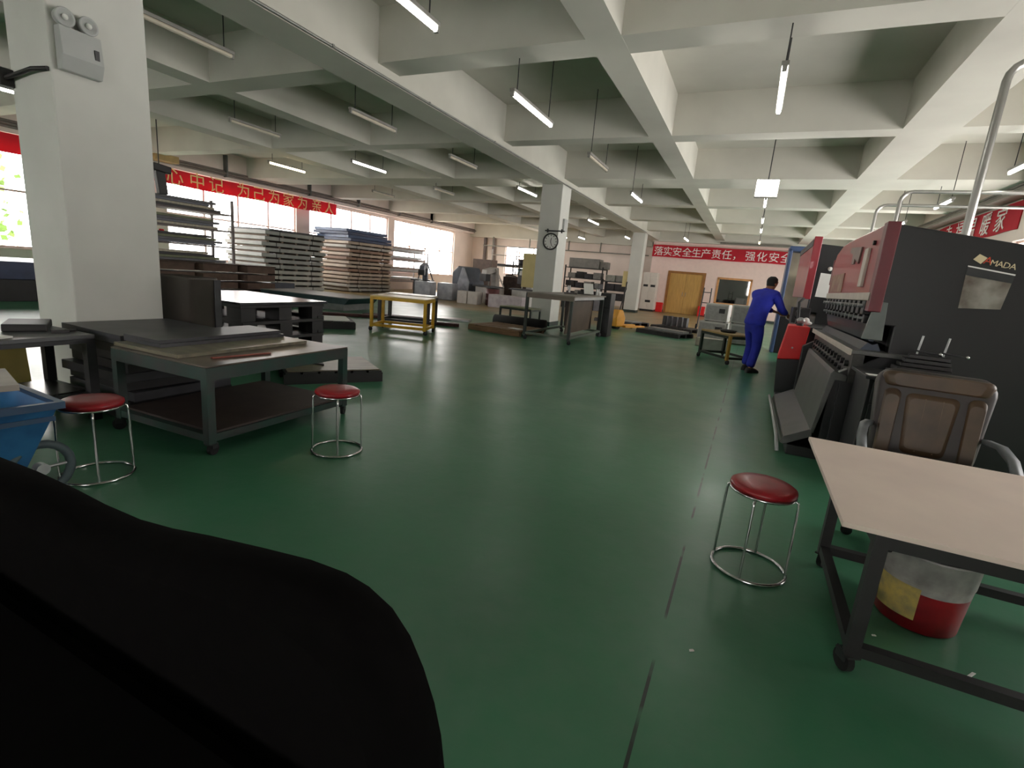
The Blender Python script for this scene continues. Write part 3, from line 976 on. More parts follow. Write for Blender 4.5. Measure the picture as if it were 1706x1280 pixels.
for k in range(11):
    y = Y0 + 0.12 + k * 0.225
    cl = obj('tool_clamp', B().box(0.85, 0.96, y, y + 0.12, 1.27, 1.383).box(0.87, 0.94, y + 0.02, y + 0.1, 1.2, 1.27), BLACKST, pb, 0.006, org)
    obj('clamp_bolt', B().cyl((0.815, y + 0.06, 1.34), (0.85, y + 0.06, 1.34), 0.016, 8).cyl((0.835, y + 0.06, 1.24), (0.87, y + 0.06, 1.24), 0.012, 8), LTSTEEL, cl, 0, org)
obj('punch', B().prism([(0.9, 1.2), (1.0, 1.2), (1.0, 1.12), (0.965, 1.06), (0.935, 1.06), (0.915, 1.12)], 'y', Y0 + 0.1, Y1), BLUEGREY, pb, 0, org)
obj('end_plate', B().prism([(0.9, 1.38), (0.98, 1.38), (1.0, 1.08), (0.86, 1.08)], 'y', Y0 - 0.015, Y0 + 0.02), mat('plate_green_grey', (104, 112, 108), 0.45, var=0.1), pb, 0.003, org, label='grey green plate at the near end of the tooling')
obj('die', B().prism([(0.88, 0.99), (1.02, 0.99), (0.99, 1.05), (0.955, 1.035), (0.92, 1.05)], 'y', Y0 + 0.05, Y1), BLUEGREY, pb, 0, org)
obj('bed_table', B().box(0.8, 1.3, Y0 - 0.1, Y1 + 0.05, 0.955, 0.99), MGREY, pb, 0.004, org)
obj('bed_edge', B().box(0.785, 0.80, Y0 - 0.12, Y1 + 0.05, 0.945, 0.995), MLIGHT, pb, 0.003, org, label='pale worn front edge of the bed')
obj('bed_face', B().box(0.82, 0.9, Y0 - 0.08, Y1, 0.72, 0.955), mat('greasy_steel', (72, 70, 66), 0.45, 0.3, var=0.3, scale=14, rgb2=(40, 40, 38), bump=0.2), pb, 0, org)
for k in range(12):
    y = Y0 + 0.05 + k * 0.205
    obj('bed_bolt', B().cyl((0.79, y, 0.86), (0.82, y, 0.86), 0.026, 10), DKSTEEL, pb, 0, org)
    obj('bed_screw', B().cyl((0.795, y + 0.09, 0.79), (0.82, y + 0.09, 0.79), 0.018, 8), DKSTEEL, pb, 0, org)
obj('front_apron', B().prism([(0.82, 0.76), (0.72, 0.8), (0.70, 0.77), (0.645, 0.26), (0.67, 0.24), (0.74, 0.72), (0.82, 0.72)], 'y', Y0 - 0.06, 6.75), MGREY, pb, 0.004, org)
obj('foot_guard', B().prism([(0.66, 0.27), (0.46, 0.16), (0.44, 0.10), (0.47, 0.09), (0.67, 0.2)], 'y', Y0 - 0.02, 6.95), MGREY, pb, 0.004, org)
obj('toe_lip', B().tube([(0.43, Y0 - 0.02, 0.02), (0.415, Y0 - 0.02, 0.09), (0.41, Y0 + 0.05, 0.14), (0.41, 6.95, 0.14)], 0.016, 8), LTSTEEL, pb, 0, org)
obj('base', B().box(0.5, 1.3, Y0, Y1 + 0.1, 0.0, 0.09).box(0.78, 1.1, Y0 - 0.02, Y1, 0.05, 0.74), MBLACK, pb, 0.006, org)
# label window and maker's lettering on the black side
yf = Y0 - 0.004
sf = [o for o in pb.children if o.name.startswith('side_frame')][0]
lw = B().prism([(1.41, 1.69), (1.69, 1.645), (1.665, 1.40), (1.42, 1.385)], 'y', yf, Y0)
obj('sticker', lw, mat('sticker_grey', (150, 146, 138), 0.25, var=0.3, scale=5, rgb2=(86, 74, 64)), sf, 0, org, label='pale glossy sticker with picture')
obj('sticker_header', B().prism([(1.41, 1.695), (1.69, 1.65), (1.685, 1.59), (1.41, 1.63)], 'y', yf - 0.003, yf), mat('sticker_dark', (52, 54, 56), 0.3), sf, 0, org)
obj('sticker_rule', B().prism([(1.41, 1.70), (1.69, 1.655), (1.69, 1.645), (1.41, 1.69)], 'y', yf - 0.005, yf), PAPER, sf, 0, org)
obj('emblem', B().prism([(1.43, 1.745), (1.46, 1.785), (1.51, 1.76), (1.48, 1.715)], 'y', yf - 0.002, yf), mat('emblem_cream', (222, 206, 168), 0.4, var=0.02), sf, 0, org)
lt = obj('lettering', lettering([('A', 0.0)], 0.075, 0.001), mat('emblem_red', (210, 70, 40), 0.4), sf)
lt.location = Vector((1.515, yf, 1.717)) - Vector(org)
lt.rotation_euler = (R(90), R(9), 0)
lt = obj('lettering', lettering([(c_, 0.042 + i * 0.038) for i, c_ in enumerate('MADA')], 0.058, 0.001), MATS['emblem_cream'], sf)
lt.location = Vector((1.51, yf, 1.714)) - Vector(org)
lt.rotation_euler = (R(90), R(9), 0)

# tool cabinet with tool holder next to the press brake
t = thing('tool_cabinet', 'black tool cabinet beside the near end of the press brake', 'cabinet', (1.15, 4.5, 0))
obj('body', B().box(-0.3, 0.3, -0.25, 0.25, 0.0, 0.84), MBLACK, t, 0.008)
obj('cabinet_top', B().box(-0.33, 0.33, -0.28, 0.28, 0.84, 0.865), DKSTEEL, t, 0.004)
obj('drawer', B().box(-0.27, 0.27, -0.26, -0.25, 0.68, 0.82), MBLACK, t, 0.003)
obj('door', B().box(-0.27, 0.27, -0.26, -0.25, 0.06, 0.66), MBLACK, t, 0.003)
single('paper_sheet', B().box(-0.09, 0.09, -0.04, 0.04, 0.0, 0.003), PAPER, 'folded white paper on the black tool cabinet by the press brake', 'paper', (0.93, 4.3, 0.866), 0.1)
t = thing('tool_holder', 'heap of black bending tools with two shiny handled rods on the cabinet', 'tools', (1.22, 4.56, 0.866))
b = B()
for k in range(5):
    b.obox((-0.02 + 0.01 * k, 0.02, 0.018 + k * 0.032), (0.36 - 0.03 * k, 0.16 - 0.012 * k, 0.028), (0, 0, 0.15 - 0.08 * k))
obj('tool_blocks', b, BLACKST, t, 0.004)
for x, y in ((-0.06, 0.0), (0.1, 0.02)):
    rd = obj('rod', B().cyl((x, y, 0.165), (x + 0.012, y, 0.30), 0.007, 8), LTSTEEL, t)
    obj('lever', B().cyl((x - 0.02, y, 0.19), (x + 0.12, y - 0.02, 0.18), 0.007, 8), DKSTEEL, t)
    obj('lever_knob', B().ball((x + 0.13, y - 0.022, 0.18), 0.014, 10, 6), CHROME, t)

# ------------------------------------------------------------------ second press brake behind it
org = (1.4, 9.6, 0)
p2 = thing('press_brake', 'taller red press brake behind the blue-clad worker, second in line', 'press brake', org)
A0, A1 = 9.6, 12.0
obj('side_frame', B().prism([(0.88, 1.15), (0.86, 2.24), (1.4, 2.2), (2.9, 2.0), (2.9, 0), (0.72, 0), (0.72, 0.8), (1.0, 0.95), (1.0, 1.15)], 'y', A0, A0 + 0.1), MBLACK, p2, 0.01, org)
obj('rear_body', B().box(1.0, 2.8, A0 + 0.1, A1, 0.05, 1.95), MBLACK, p2, 0.02, org)
obj('ram_cover', B().prism([(A0 - 0.03, 1.38), (A1, 1.38), (A1, 2.2), (A1 - 0.2, 2.3), (A0 - 0.03, 2.34)], 'x', 0.76, 0.85), MRED, p2, 0.01, org)
obj('ram_end', B().box(0.755, 0.87, A0 - 0.07, A0 - 0.03, 1.36, 2.345), MRED, p2, 0.008, org)
obj('top_strip', B().box(0.75, 0.78, A0, A1, 2.2, 2.3), BLACKST, p2, 0, org)
obj('paper_notice', B().prism([(0.93, 1.41), (1.2, 1.4), (1.185, 1.77), (0.945, 1.79)], 'y', A0 - 0.004, A0), PAPER, p2, 0, org, label='white paper notice taped to the black side')
obj('round_lamp', B().lathe([(0.0, -0.02), (0.03, -0.018), (0.034, 0.0)], (1.06, A0, 1.86), 14, 'y'), PAPER, p2, 0, org)
obj('bed_table', B().box(0.72, 1.2, 8.0, A1, 0.93, 0.98), DKSTEEL, p2, 0.004, org)
obj('bed_body', B().box(0.8, 1.2, 8.55, A1, 0.06, 0.93), MBLACK, p2, 0.01, org)
obj('red_end_cover', B().add([(0.53, 7.95, 0.98), (0.80, 7.95, 0.985), (0.76, 7.95, 0.53), (0.47, 7.95, 0.5), (0.56, 8.55, 0.98), (0.80, 8.55, 0.985), (0.78, 8.55, 0.53), (0.5, 8.55, 0.5)],
                             [(0, 1, 2, 3), (7, 6, 5, 4), (0, 4, 5, 1), (1, 5, 6, 2), (2, 6, 7, 3), (3, 7, 4, 0)]), BRED2, p2, 0.012, org, label='bright red end cover of the bed')
obj('cover_bolt', B().cyl((0.63, 7.93, 0.68), (0.63, 7.96, 0.68), 0.012, 8), LTSTEEL, p2, 0, org)
obj('pedestal', B().add([(0.47, 7.97, 0.5), (0.76, 7.97, 0.53), (0.82, 7.97, 0.0), (0.52, 7.97, 0.0), (0.5, 8.55, 0.5), (0.78, 8.55, 0.53), (0.82, 8.55, 0.0), (0.54, 8.55, 0.0)],
                        [(0, 1, 2, 3), (7, 6, 5, 4), (0, 4, 5, 1), (1, 5, 6, 2), (2, 6, 7, 3), (3, 7, 4, 0)]), MBLACK, p2, 0.01, org)
obj('punch', B().box(0.86, 0.93, A0 + 0.1, A1, 1.1, 1.38), BLUEGREY, p2, 0.0, org)
mb = B().box(0.62, 0.86, 9.0, 9.5, 0.98, 1.22).cyl((0.74, 8.85, 1.12), (0.74, 9.1, 1.12), 0.09, 14)
obj('motor', mb, BLACKST, p2, 0.01, org)
obj('gauge_arm', B().tube([(0.70, 8.7, 0.98), (0.66, 8.7, 1.3), (0.72, 8.9, 1.36)], 0.02, 8).box(0.66, 0.84, 8.66, 8.8, 0.98, 1.05), DKSTEEL, p2, 0.0, org)
single('white_glint', B().ball((0, 0, 0.05), 0.06, 10, 6, (0.8, 0.6, 0.9)).ball((0.035, 0.01, 0.025), 0.045, 10, 6, (1.1, 0.7, 0.6)), PAPER, 'white lump modelled for a bright reflection on the far press brake bed by the worker', 'reflection', (0.765, 8.36, 0.995))  # bright reflection on the bed, modelled as a white lump
t = thing('silver_knob', 'round silver knob on top of the bright red end cover', 'lamp', (0.68, 8.12, 0.987))  # round silver knob, no light source
obj('knob_cap', B().ball((0, 0, 0.07), 0.055, 14, 8, (1, 1, 0.8)), LTSTEEL, t)
obj('base', B().cyl((0, 0, 0), (0, 0, 0.03), 0.045, 14), BLACKST, t)

t = thing('machine_cabinet', 'tall blue-framed machine cabinet at the far end of the press brakes', 'cabinet', (1.25, 14.2, 0))
BLUEF = mat('blue_frame', (58, 78, 116), 0.4, var=0.1)
fb = B()
fb.box(-0.62, -0.54, -0.3, 0.3, 0, 2.5).box(0.5, 0.6, -0.3, 0.3, 0, 2.5).box(-0.62, 0.6, -0.3, 0.3, 2.44, 2.56).box(-0.54, 0.5, 0.2, 0.3, 0.0, 2.44)
obj('frame', fb, BLUEF, t, 0.02)
obj('back_panel', B().box(-0.54, 0.5, 0.12, 0.2, 0.9, 2.44), mat('tan_panel', (178, 166, 142), 0.6, var=0.2, scale=2), t)
obj('base', B().box(-0.54, 0.5, -0.28, 0.2, 0.0, 0.9), MBLACK, t, 0.01)
obj('spindle', B().cyl((-0.1, -0.1, 0.9), (-0.1, -0.1, 1.9), 0.05, 12), BLACKST, t)
obj('white_tube', B().cyl((0.05, -0.16, 1.3), (0.1, -0.16, 1.75), 0.035, 10), PAPER, t)

# ------------------------------------------------------------------ the worker
def skin(name, nodes, edges, m, parent, org, root, sub=2):
    ids = list(nodes)
    me = bpy.data.meshes.new(name)
    o3 = Vector(org)
    me.from_pydata([Vector(nodes[i][0]) - o3 for i in ids], [(ids.index(a), ids.index(c_)) for a, c_ in edges], [])
    o = bpy.data.objects.new(name, me)
    col.objects.link(o)
    md = o.modifiers.new('skin', 'SKIN')
    md.use_smooth_shade = True
    ss = o.modifiers.new('sub', 'SUBSURF')
    ss.levels = ss.render_levels = sub
    for i, k in enumerate(ids):
        r_ = nodes[k][1]
        sv = me.skin_vertices[0].data[i]
        sv.radius = r_ if isinstance(r_, tuple) else (r_, r_)
        sv.use_root = (k == root)
    dg = bpy.context.evaluated_depsgraph_get()
    new = bpy.data.meshes.new_from_object(o.evaluated_get(dg))
    new.name = name
    new.materials.clear()
    new.materials.append(m)
    o.modifiers.clear()
    o.data = new
    bpy.data.meshes.remove(me)
    o.parent = parent
    return o


SKIN = mat('skin', (150, 104, 78), 0.55, var=0.08)
BLUEW = mat('work_blue', (36, 48, 178), 0.8, var=0.12, scale=7, rgb2=(28, 38, 150), bump=0.25)
BLUEWD = mat('work_trousers_blue', (34, 46, 168), 0.85, var=0.15, scale=6, bump=0.25)
HAIR = mat('dark_hair', (20, 17, 16), 0.7)
org = (0.14, 9.85, 0)
F = Vector((0.6, 0.8, 0))
L = Vector((-0.8, 0.6, 0))
Z = Vector((0, 0, 1))
P = lambda fwd, left, z: Vector((0.14, 9.85, 0)) + F * fwd + L * left + Z * z
pr = thing('person', 'person in blue work jacket and trousers leaning over the press brake', 'person', org)
HIP = {-1: P(-0.02, -0.09, 0.87), 1: P(0.0, 0.09, 0.87)}
KNEE = {-1: P(0.0, -0.11, 0.46), 1: P(0.12, 0.10, 0.47)}
ANK = {-1: P(-0.10, -0.12, 0.085), 1: P(0.10, 0.12, 0.085)}
TOE = {-1: P(0.07, -0.15, 0.035), 1: P(0.27, 0.15, 0.035)}
PEL, WAI, CHE, NEK = P(-0.02, 0, 0.93), P(0.03, 0, 1.09), P(0.11, 0, 1.29), P(0.19, 0, 1.43)
HED = P(0.27, -0.01, 1.585)
SHO = {-1: P(0.15, -0.185, 1.375), 1: P(0.15, 0.185, 1.375)}
ELB = {-1: P(0.27, -0.27, 1.13), 1: P(0.33, 0.20, 1.14)}
WRI = {-1: P(0.49, -0.22, 1.07), 1: P(0.55, 0.06, 1.09)}
nodes = {'pel': (PEL, (0.13, 0.095)), 'wai': (WAI, (0.12, 0.09)), 'che': (CHE, (0.14, 0.1)), 'nb': (P(0.17, 0, 1.40), 0.075), 'nek': (P(0.205, 0, 1.465), 0.052),
         'skull': (P(0.25, 0, 1.545), (0.07, 0.08)), 'crown': (P(0.262, 0, 1.625), (0.074, 0.088)), 'top': (P(0.262, 0, 1.67), (0.045, 0.05)),
         'jaw': (P(0.305, 0, 1.525), (0.045, 0.04)), 'chin': (P(0.335, 0, 1.497), 0.022), 'nose0': (P(0.325, 0, 1.575), 0.024), 'nose': (P(0.362, 0, 1.557), 0.012)}
edges = [('pel', 'wai'), ('wai', 'che'), ('che', 'nb'), ('nb', 'nek'), ('nek', 'skull'), ('skull', 'crown'), ('crown', 'top'), ('skull', 'jaw'), ('jaw', 'chin'), ('skull', 'nose0'), ('nose0', 'nose')]
for s in (-1, 1):
    k = str(s)
    nodes.update({'hip' + k: (HIP[s], 0.085), 'kne' + k: (KNEE[s], 0.056), 'ank' + k: (ANK[s], 0.038), 'toe' + k: (TOE[s], 0.03),
                  'sho' + k: (SHO[s], 0.058), 'elb' + k: (ELB[s], 0.041), 'wri' + k: (WRI[s], 0.028)})
    fd = (WRI[s] - ELB[s]).normalized()
    sd = L * (-s)
    palm = WRI[s] + fd * 0.05 - Z * 0.006
    nodes['pal' + k] = (palm, (0.036, 0.018))
    edges += [('pel', 'hip' + k), ('hip' + k, 'kne' + k), ('kne' + k, 'ank' + k), ('ank' + k, 'toe' + k), ('nb', 'sho' + k), ('sho' + k, 'elb' + k), ('elb' + k, 'wri' + k), ('wri' + k, 'pal' + k)]
    for q, (off, ln) in enumerate(((0.03, 0.075), (0.011, 0.085), (-0.009, 0.08), (-0.028, 0.062))):
        a = palm + fd * 0.04 + sd * off
        m_ = a + fd * ln * 0.5 - Z * 0.008
        e = a + fd * ln * 0.85 - Z * 0.035
        nodes['fa%d%s' % (q, k)] = (a, 0.0105)
        nodes['fb%d%s' % (q, k)] = (m_, 0.0095)
        nodes['fc%d%s' % (q, k)] = (e, 0.008)
        edges += [('pal' + k, 'fa%d%s' % (q, k)), ('fa%d%s' % (q, k), 'fb%d%s' % (q, k)), ('fb%d%s' % (q, k), 'fc%d%s' % (q, k))]
    ta = WRI[s] + fd * 0.03 + sd * 0.035 - Z * 0.01
    nodes['ta' + k] = (ta, 0.013)
    nodes['tb' + k] = (ta + fd * 0.04 + sd * 0.02 - Z * 0.015, 0.011)
    edges += [('wri' + k, 'ta' + k), ('ta' + k, 'tb' + k)]
    for sgn in (1,):
        nodes['ear' + k] = (P(0.245, 0.084 * s, 1.565), (0.012, 0.02))
        edges.append(('skull', 'ear' + k))
skin('body', nodes, edges, SKIN, pr, org, 'pel')
# jacket
jn = {'hem': (P(-0.03, 0, 0.80), (0.20, 0.16)), 'pel': (P(-0.025, 0, 0.90), (0.20, 0.16)), 'wai': (P(0.015, 0, 1.06), (0.185, 0.14)), 'che': (P(0.085, 0, 1.25), (0.205, 0.155)), 'up': (P(0.14, 0, 1.37), (0.15, 0.115)), 'col': (P(0.195, 0, 1.445), (0.075, 0.072))}
je = [('hem', 'pel'), ('pel', 'wai'), ('wai', 'che'), ('che', 'up'), ('up', 'col')]
for s in (-1, 1):
    k = str(s)
    jn.update({'sho' + k: (SHO[s], 0.088), 'arm' + k: ((SHO[s] + ELB[s]) / 2, 0.076), 'elb' + k: (ELB[s], 0.066), 'cuf' + k: (ELB[s].lerp(WRI[s], 0.9), 0.047)})
    je += [('up', 'sho' + k), ('sho' + k, 'arm' + k), ('arm' + k, 'elb' + k), ('elb' + k, 'cuf' + k)]
skin('jacket', jn, je, BLUEW, pr, org, 'hem')
tn = {'pel': (P(-0.02, 0, 0.92), (0.15, 0.12)), 'crotch': (P(-0.02, 0, 0.85), (0.16, 0.13))}
te = [('pel', 'crotch')]
for s in (-1, 1):
    k = str(s)
    tn.update({'hip' + k: (HIP[s] + Z * -0.1, 0.108), 'thi' + k: (HIP[s].lerp(KNEE[s], 0.5), 0.1), 'kne' + k: (KNEE[s], 0.083), 'shi' + k: (KNEE[s].lerp(ANK[s], 0.5), 0.08), 'hem' + k: (ANK[s] + Z * 0.005, 0.078)})
    te += [('crotch', 'hip' + k), ('hip' + k, 'thi' + k), ('thi' + k, 'kne' + k), ('kne' + k, 'shi' + k), ('shi' + k, 'hem' + k)]
skin('trousers', tn, te, BLUEWD, pr, org, 'pel')
for s in (-1, 1):
    a, c_ = ANK[s], TOE[s]
    d = (c_ - a); d.z = 0; d.normalize()
    sd = Vector((-d.y, d.x, 0))
    rings = []
    for tt, w_, h_ in ((-0.07, 0.026, 0.06), (-0.05, 0.042, 0.09), (0.03, 0.046, 0.095), (0.1, 0.05, 0.07), (0.17, 0.044, 0.052), (0.2, 0.024, 0.035)):
        c0 = Vector((a.x, a.y, 0)) + d * tt
        rings.append([c0 + sd * w_ * x + Z * (0.002 + h_ * z) for x, z in ((-1, 0), (1, 0), (1.0, 0.5), (0.6, 1), (-0.6, 1), (-1.0, 0.5))])
    obj('shoe', B().loft(rings), mat('shoe_black', (28, 26, 28), 0.5), pr, 0.0, org)
hb = B()
hc = P(0.245, 0, 1.612)
rings = []
for i in range(7):
    t_ = i / 6
    zz = -0.085 + 0.165 * t_
    rr = 1.02 * math.sqrt(max(0.02, 1 - max(0, (zz - 0.0) / 0.088) ** 2)) if zz > 0 else (0.92 + 0.1 * (1 + zz / 0.085))
    rings.append([hc + F * (math.cos(R(a)) * 0.103 * rr * (1.0 if math.cos(R(a)) < 0.2 else (0.62 if zz < 0.0 else 0.95))) + L * (math.sin(R(a)) * 0.086 * rr) + Z * zz for a in range(0, 360, 24)])
hb.loft(rings)
obj('hair', hb, HAIR, pr, 0.0, org)
for s in (-1, 1):
    obj('eye', B().ball(P(0.335, 0.03 * s, 1.592), 0.011, 8, 6), mat('eye_white', (220, 214, 206), 0.3), pr, 0, org)
obj('mouth', B().ball(P(0.34, 0, 1.522), 0.016, 8, 6, (0.5, 1.2, 0.35)), mat('lip', (120, 62, 56), 0.5), pr, 0, org)
obj('collar', B().tube([P(0.19, 0, 1.45) + F * math.cos(R(a)) * 0.07 + L * math.sin(R(a)) * 0.072 + Z * (0.02 * -math.cos(R(a))) for a in range(0, 360, 24)], 0.016, 8, True), BLUEW, pr, 0, org)

# ------------------------------------------------------------------ trolley, electronics and floor goods near the worker
CARD = mat('tan_ply', (176, 148, 98), 0.6, var=0.15, scale=5)
frame_table('trolley_table', 'small trolley with tan top and one yellow leg left of the worker', 'trolley', (-0.29, 10.9, 0), R(-52), 0.95, 0.6, 0.58, 0.05,
            mat('trolley_dark', (40, 50, 42), 0.5), CARD, 0.035, 0.1, 0.04)
tl = [o for o in sc.objects if o.name.startswith('trolley_table')][0]
legs = [c_ for c_ in tl.children if c_.name.startswith('leg')]
legs[1].data = legs[1].data.copy()
legs[2].data.materials[0] = mat('trolley_tan', (178, 142, 62), 0.5)
legs[2]['label'] = 'tan yellow leg'
single('pale_sheet', B().obox((0, 0, 0.17), (0.62, 0.015, 0.3), (R(8), 0, 0)), mat('pale_panel', (150, 156, 146), 0.5), 'pale grey panel leaning under the tan trolley', 'panel', (-0.55, 11.9, 0.005), R(20))
t = thing('tool_dish', 'dark dish with white lid on the tan trolley top', 'dish', (-0.3, 10.85, 0.581), 0)
obj('dish', B().lathe([(0.0, 0.0), (0.13, 0.0), (0.17, 0.05), (0.15, 0.05), (0.12, 0.012), (0, 0.012)], n=24), BLACKST, t)
obj('lid', B().cyl((0, 0, 0.013), (0, 0, 0.03), 0.08, 20), PAPER, t)
GB = mat('instrument_grey', (192, 190, 186), 0.5, var=0.08)


def instrument(loc, rz, lx, ly, lz, label):
    t = thing('instrument_case', label, 'case', loc, rz, 'grey electronic cases by the far window')
    obj('body', B().box(-lx / 2, lx / 2, -ly / 2, ly / 2, 0.02, lz), GB, t, 0.012)
    obj('front_panel', B().box(-lx / 2 + 0.03, lx / 2 - 0.03, -ly / 2 - 0.012, -ly / 2, 0.06, lz - 0.05), mat('panel_grey', (156, 154, 152), 0.45, var=0.1, scale=12), t)
    obj('display', B().box(lx * 0.12, lx * 0.38, -ly / 2 - 0.018, -ly / 2 - 0.012, lz * 0.5, lz * 0.75), BLACKST, t)
    obj('foot', B().box(-lx / 2 + 0.03, -lx / 2 + 0.08, -ly / 2 + 0.03, ly / 2 - 0.03, 0, 0.02).box(lx / 2 - 0.08, lx / 2 - 0.03, -ly / 2 + 0.03, ly / 2 - 0.03, 0, 0.02), RUBBER, t)
    return t


instrument((-0.8, 15.5, 0), R(-12), 0.75, 0.6, 0.52, 'wide grey case at the bottom left of the pile by the far window')
instrument((-0.78, 15.5, 0.52), R(-8), 0.6, 0.5, 0.5, 'large plain grey case on top of the left of the pile')
instrument((-0.05, 15.1, 0), R(6), 0.7, 0.55, 0.55, 'grey case right of the pile, half hidden by the worker')
instrument((-0.1, 15.1, 0.55), R(4), 0.62, 0.45, 0.5, 'pale grey case with dark display on the right of the pile')
t = thing('hand_truck', 'dark hand truck with upright poles beside the wooden door', 'hand truck', (-1.35, 18.2, 0))
b = B()
for x in (-0.17, 0.12):
    b.cyl((x, 0.1, 0.1), (x * 0.8, 0.25, 1.45), 0.02, 8)
for z in (0.5, 0.95, 1.3):
    b.cyl((-0.16, 0.1 + z * 0.1, z), (0.11, 0.1 + z * 0.1, z), 0.014, 8)
obj('frame', b, BLACKST, t)
obj('toe_plate', B().box(-0.22, 0.18, -0.15, 0.12, 0.03, 0.05), DKSTEEL, t)
for x in (-0.2, 0.15):
    obj('wheel', B().cyl((x - 0.025, 0.16, 0.11), (x + 0.025, 0.16, 0.11), 0.11, 16), RUBBER, t)
for x, lab in ((-4.5, 'red fire box at the left foot of the wooden door'), (-2.3, 'red fire box at the right foot of the wooden door')):
    t = thing('fire_box', lab, 'fire box', (x, DOOR_Y - 0.3, 0), 0, 'fire boxes')
    obj('body', B().box(-0.17, 0.17, -0.12, 0.12, 0, 0.42), BRED2, t, 0.02)
    obj('lid', B().prism([(-0.13, 0.42), (0.13, 0.42), (0.13, 0.45), (-0.13, 0.52)], 'x', -0.18, 0.18), BRED2, t)

DKGOODS = mat('dark_goods', (64, 62, 66), 0.5, 0.2, var=0.2, scale=6)


def pallet(loc, rz, lx, ly, label, m=None, n=6, h=0.12, group='low wooden pallets'):
    t = thing('pallet', label, 'pallet', loc, rz, group)
    m = m or DKWOOD
    for y in (-ly / 2 + 0.05, 0, ly / 2 - 0.05):
        obj('bearer', B().box(-lx / 2, lx / 2, y - 0.045, y + 0.045, 0.0, h - 0.022), m, t)
    wd = lx / n
    for k in range(n):
        x = -lx / 2 + wd * (k + 0.5)
        obj('deck_board', B().box(x - wd * 0.42, x + wd * 0.42, -ly / 2, ly / 2, h - 0.022, h), m, t)
    return t


pallet((-2.1, 15.0, 0), R(-24), 1.4, 0.8, 'dark pallet carrying grey strip, nearest of those before the wooden door', BLACKST)
pallet((-2.05, 17.2, 0), R(-18), 1.4, 0.9, 'dark pallet with upright dark blocks before the wooden door', BLACKST)
pallet((-3.9, 17.3, 0), R(-25), 1.6, 1.0, 'dark pallet just right of the yellow pallet jack', BLACKST)
single('steel_strip', B().obox((0, 0, 0.03), (1.15, 0.3, 0.06)), LTSTEEL, 'pale steel strip lying on the nearest dark pallet before the door', 'strip', (-2.0, 15.0, 0.122), R(-24))
single('steel_sheet', B().obox((0, 0, 0.006), (0.9, 0.5, 0.012)), LTSTEEL, 'pale steel sheet on the dark pallet by the pallet jack', 'sheet', (-3.7, 17.2, 0.122), R(-25))
for i in range(5):
    single('steel_block', B().obox((0, 0, 0.16), (0.12, 0.16, 0.30 + 0.02 * (i % 2))), DKGOODS, 'dark upright steel block in the row on the middle pallet', 'block', (-2.45 + 0.17 * i, 17.32 - 0.05 * i, 0.125), R(-18), 'upright steel blocks', 0.008)
single('dark_crate', B().box(-0.3, 0.3, -0.25, 0.25, 0, 0.36), mat('brown_grey_crate', (104, 96, 88), 0.7, var=0.15), 'brown grey crate right of the upright steel blocks', 'crate', (-0.85, 17.1, 0), R(-15), bev=0.01)
single('flat_cartons', B().box(-0.28, 0.28, -0.2, 0.2, 0, 0.2), mat('pale_carton', (176, 168, 152), 0.7), 'pale carton on the floor behind the tan trolley', 'carton', (-0.75, 13.4, 0), R(-20), bev=0.006)

# pallet jack
t = thing('pallet_jack', 'yellow pallet jack standing by the grey cabinet', 'pallet jack', (-3.5, 15.0, 0), R(60))
ORG = mat('jack_yellow', (226, 158, 40), 0.45, var=0.08)
obj('pump_cover', B().prism([(-0.17, 0.08), (0.17, 0.08), (0.19, 0.36), (0.06, 0.58), (-0.1, 0.58), (-0.2, 0.36)], 'y', -0.14, 0.14), ORG, t, 0.03)
obj('handle', B().tube([(0.03, 0.0, 0.5), (0.16, 0.0, 1.12), (0.02, -0.16, 1.2), (0.02, -0.16, 1.36), (0.2, 0.0, 1.4), (0.36, 0.16, 1.36), (0.36, 0.16, 1.2), (0.17, 0.0, 1.12)], 0.018, 8), BLACKST, t)
for y in (-0.19, 0.19):
    obj('fork', B().box(0.1, 0.95, y - 0.07, y + 0.07, 0.07, 0.13), ORG, t, 0.01)
for y in (-0.07, 0.07):
    obj('wheel', B().cyl((-0.05, y - 0.03, 0.09), (-0.05, y + 0.03, 0.09), 0.09, 16), RUBBER, t)
for y in (-0.19, 0.19):
    obj('fork_roller', B().cyl((0.85, y - 0.04, 0.04), (0.85, y + 0.04, 0.04), 0.04, 12), RUBBER, t)

t = thing('electric_cabinet', 'tall white electric cabinet left of the wooden door', 'cabinet', (-5.05, DOOR_Y - 0.75, 0))
obj('body', B().box(-0.38, 0.38, -0.3, 0.3, 0.1, 2.05), mat('cabinet_white', (222, 214, 206), 0.45, var=0.03), t, 0.012)
obj('plinth', B().box(-0.36, 0.36, -0.28, 0.28, 0, 0.1), DKSTEEL, t)
for x in (-0.19, 0.19):
    dd = obj('door', B().box(x - 0.18, x + 0.18, -0.315, -0.3, 0.14, 2.0), MATS['cabinet_white'], t, 0.004)
    obj('nameplate', B().box(x - 0.12, x + 0.12, -0.32, -0.315, 1.3, 1.42), DKSTEEL, dd)
obj('vent', B().box(-0.12, 0.16, -0.325, -0.315, 0.48, 0.6), BLACKST, t)
t = thing('floor_fan', 'white round fan beside the electric cabinet behind the far column', 'fan', (-5.75, 27.6, 0))
obj('stand', B().tube([(-0.2, 0.1, 0.02), (0, 0, 0.45), (0.2, 0.1, 0.02)], 0.025, 8).tube([(0, -0.25, 0.02), (0, 0, 0.45)], 0.025, 8), BLACKST, t)
obj('cage', B().lathe([(0.0, -0.1), (0.2, -0.08), (0.27, 0.0), (0.2, 0.08), (0.0, 0.1)], (0, 0, 0.68), 24, 'y'), PAPER, t)

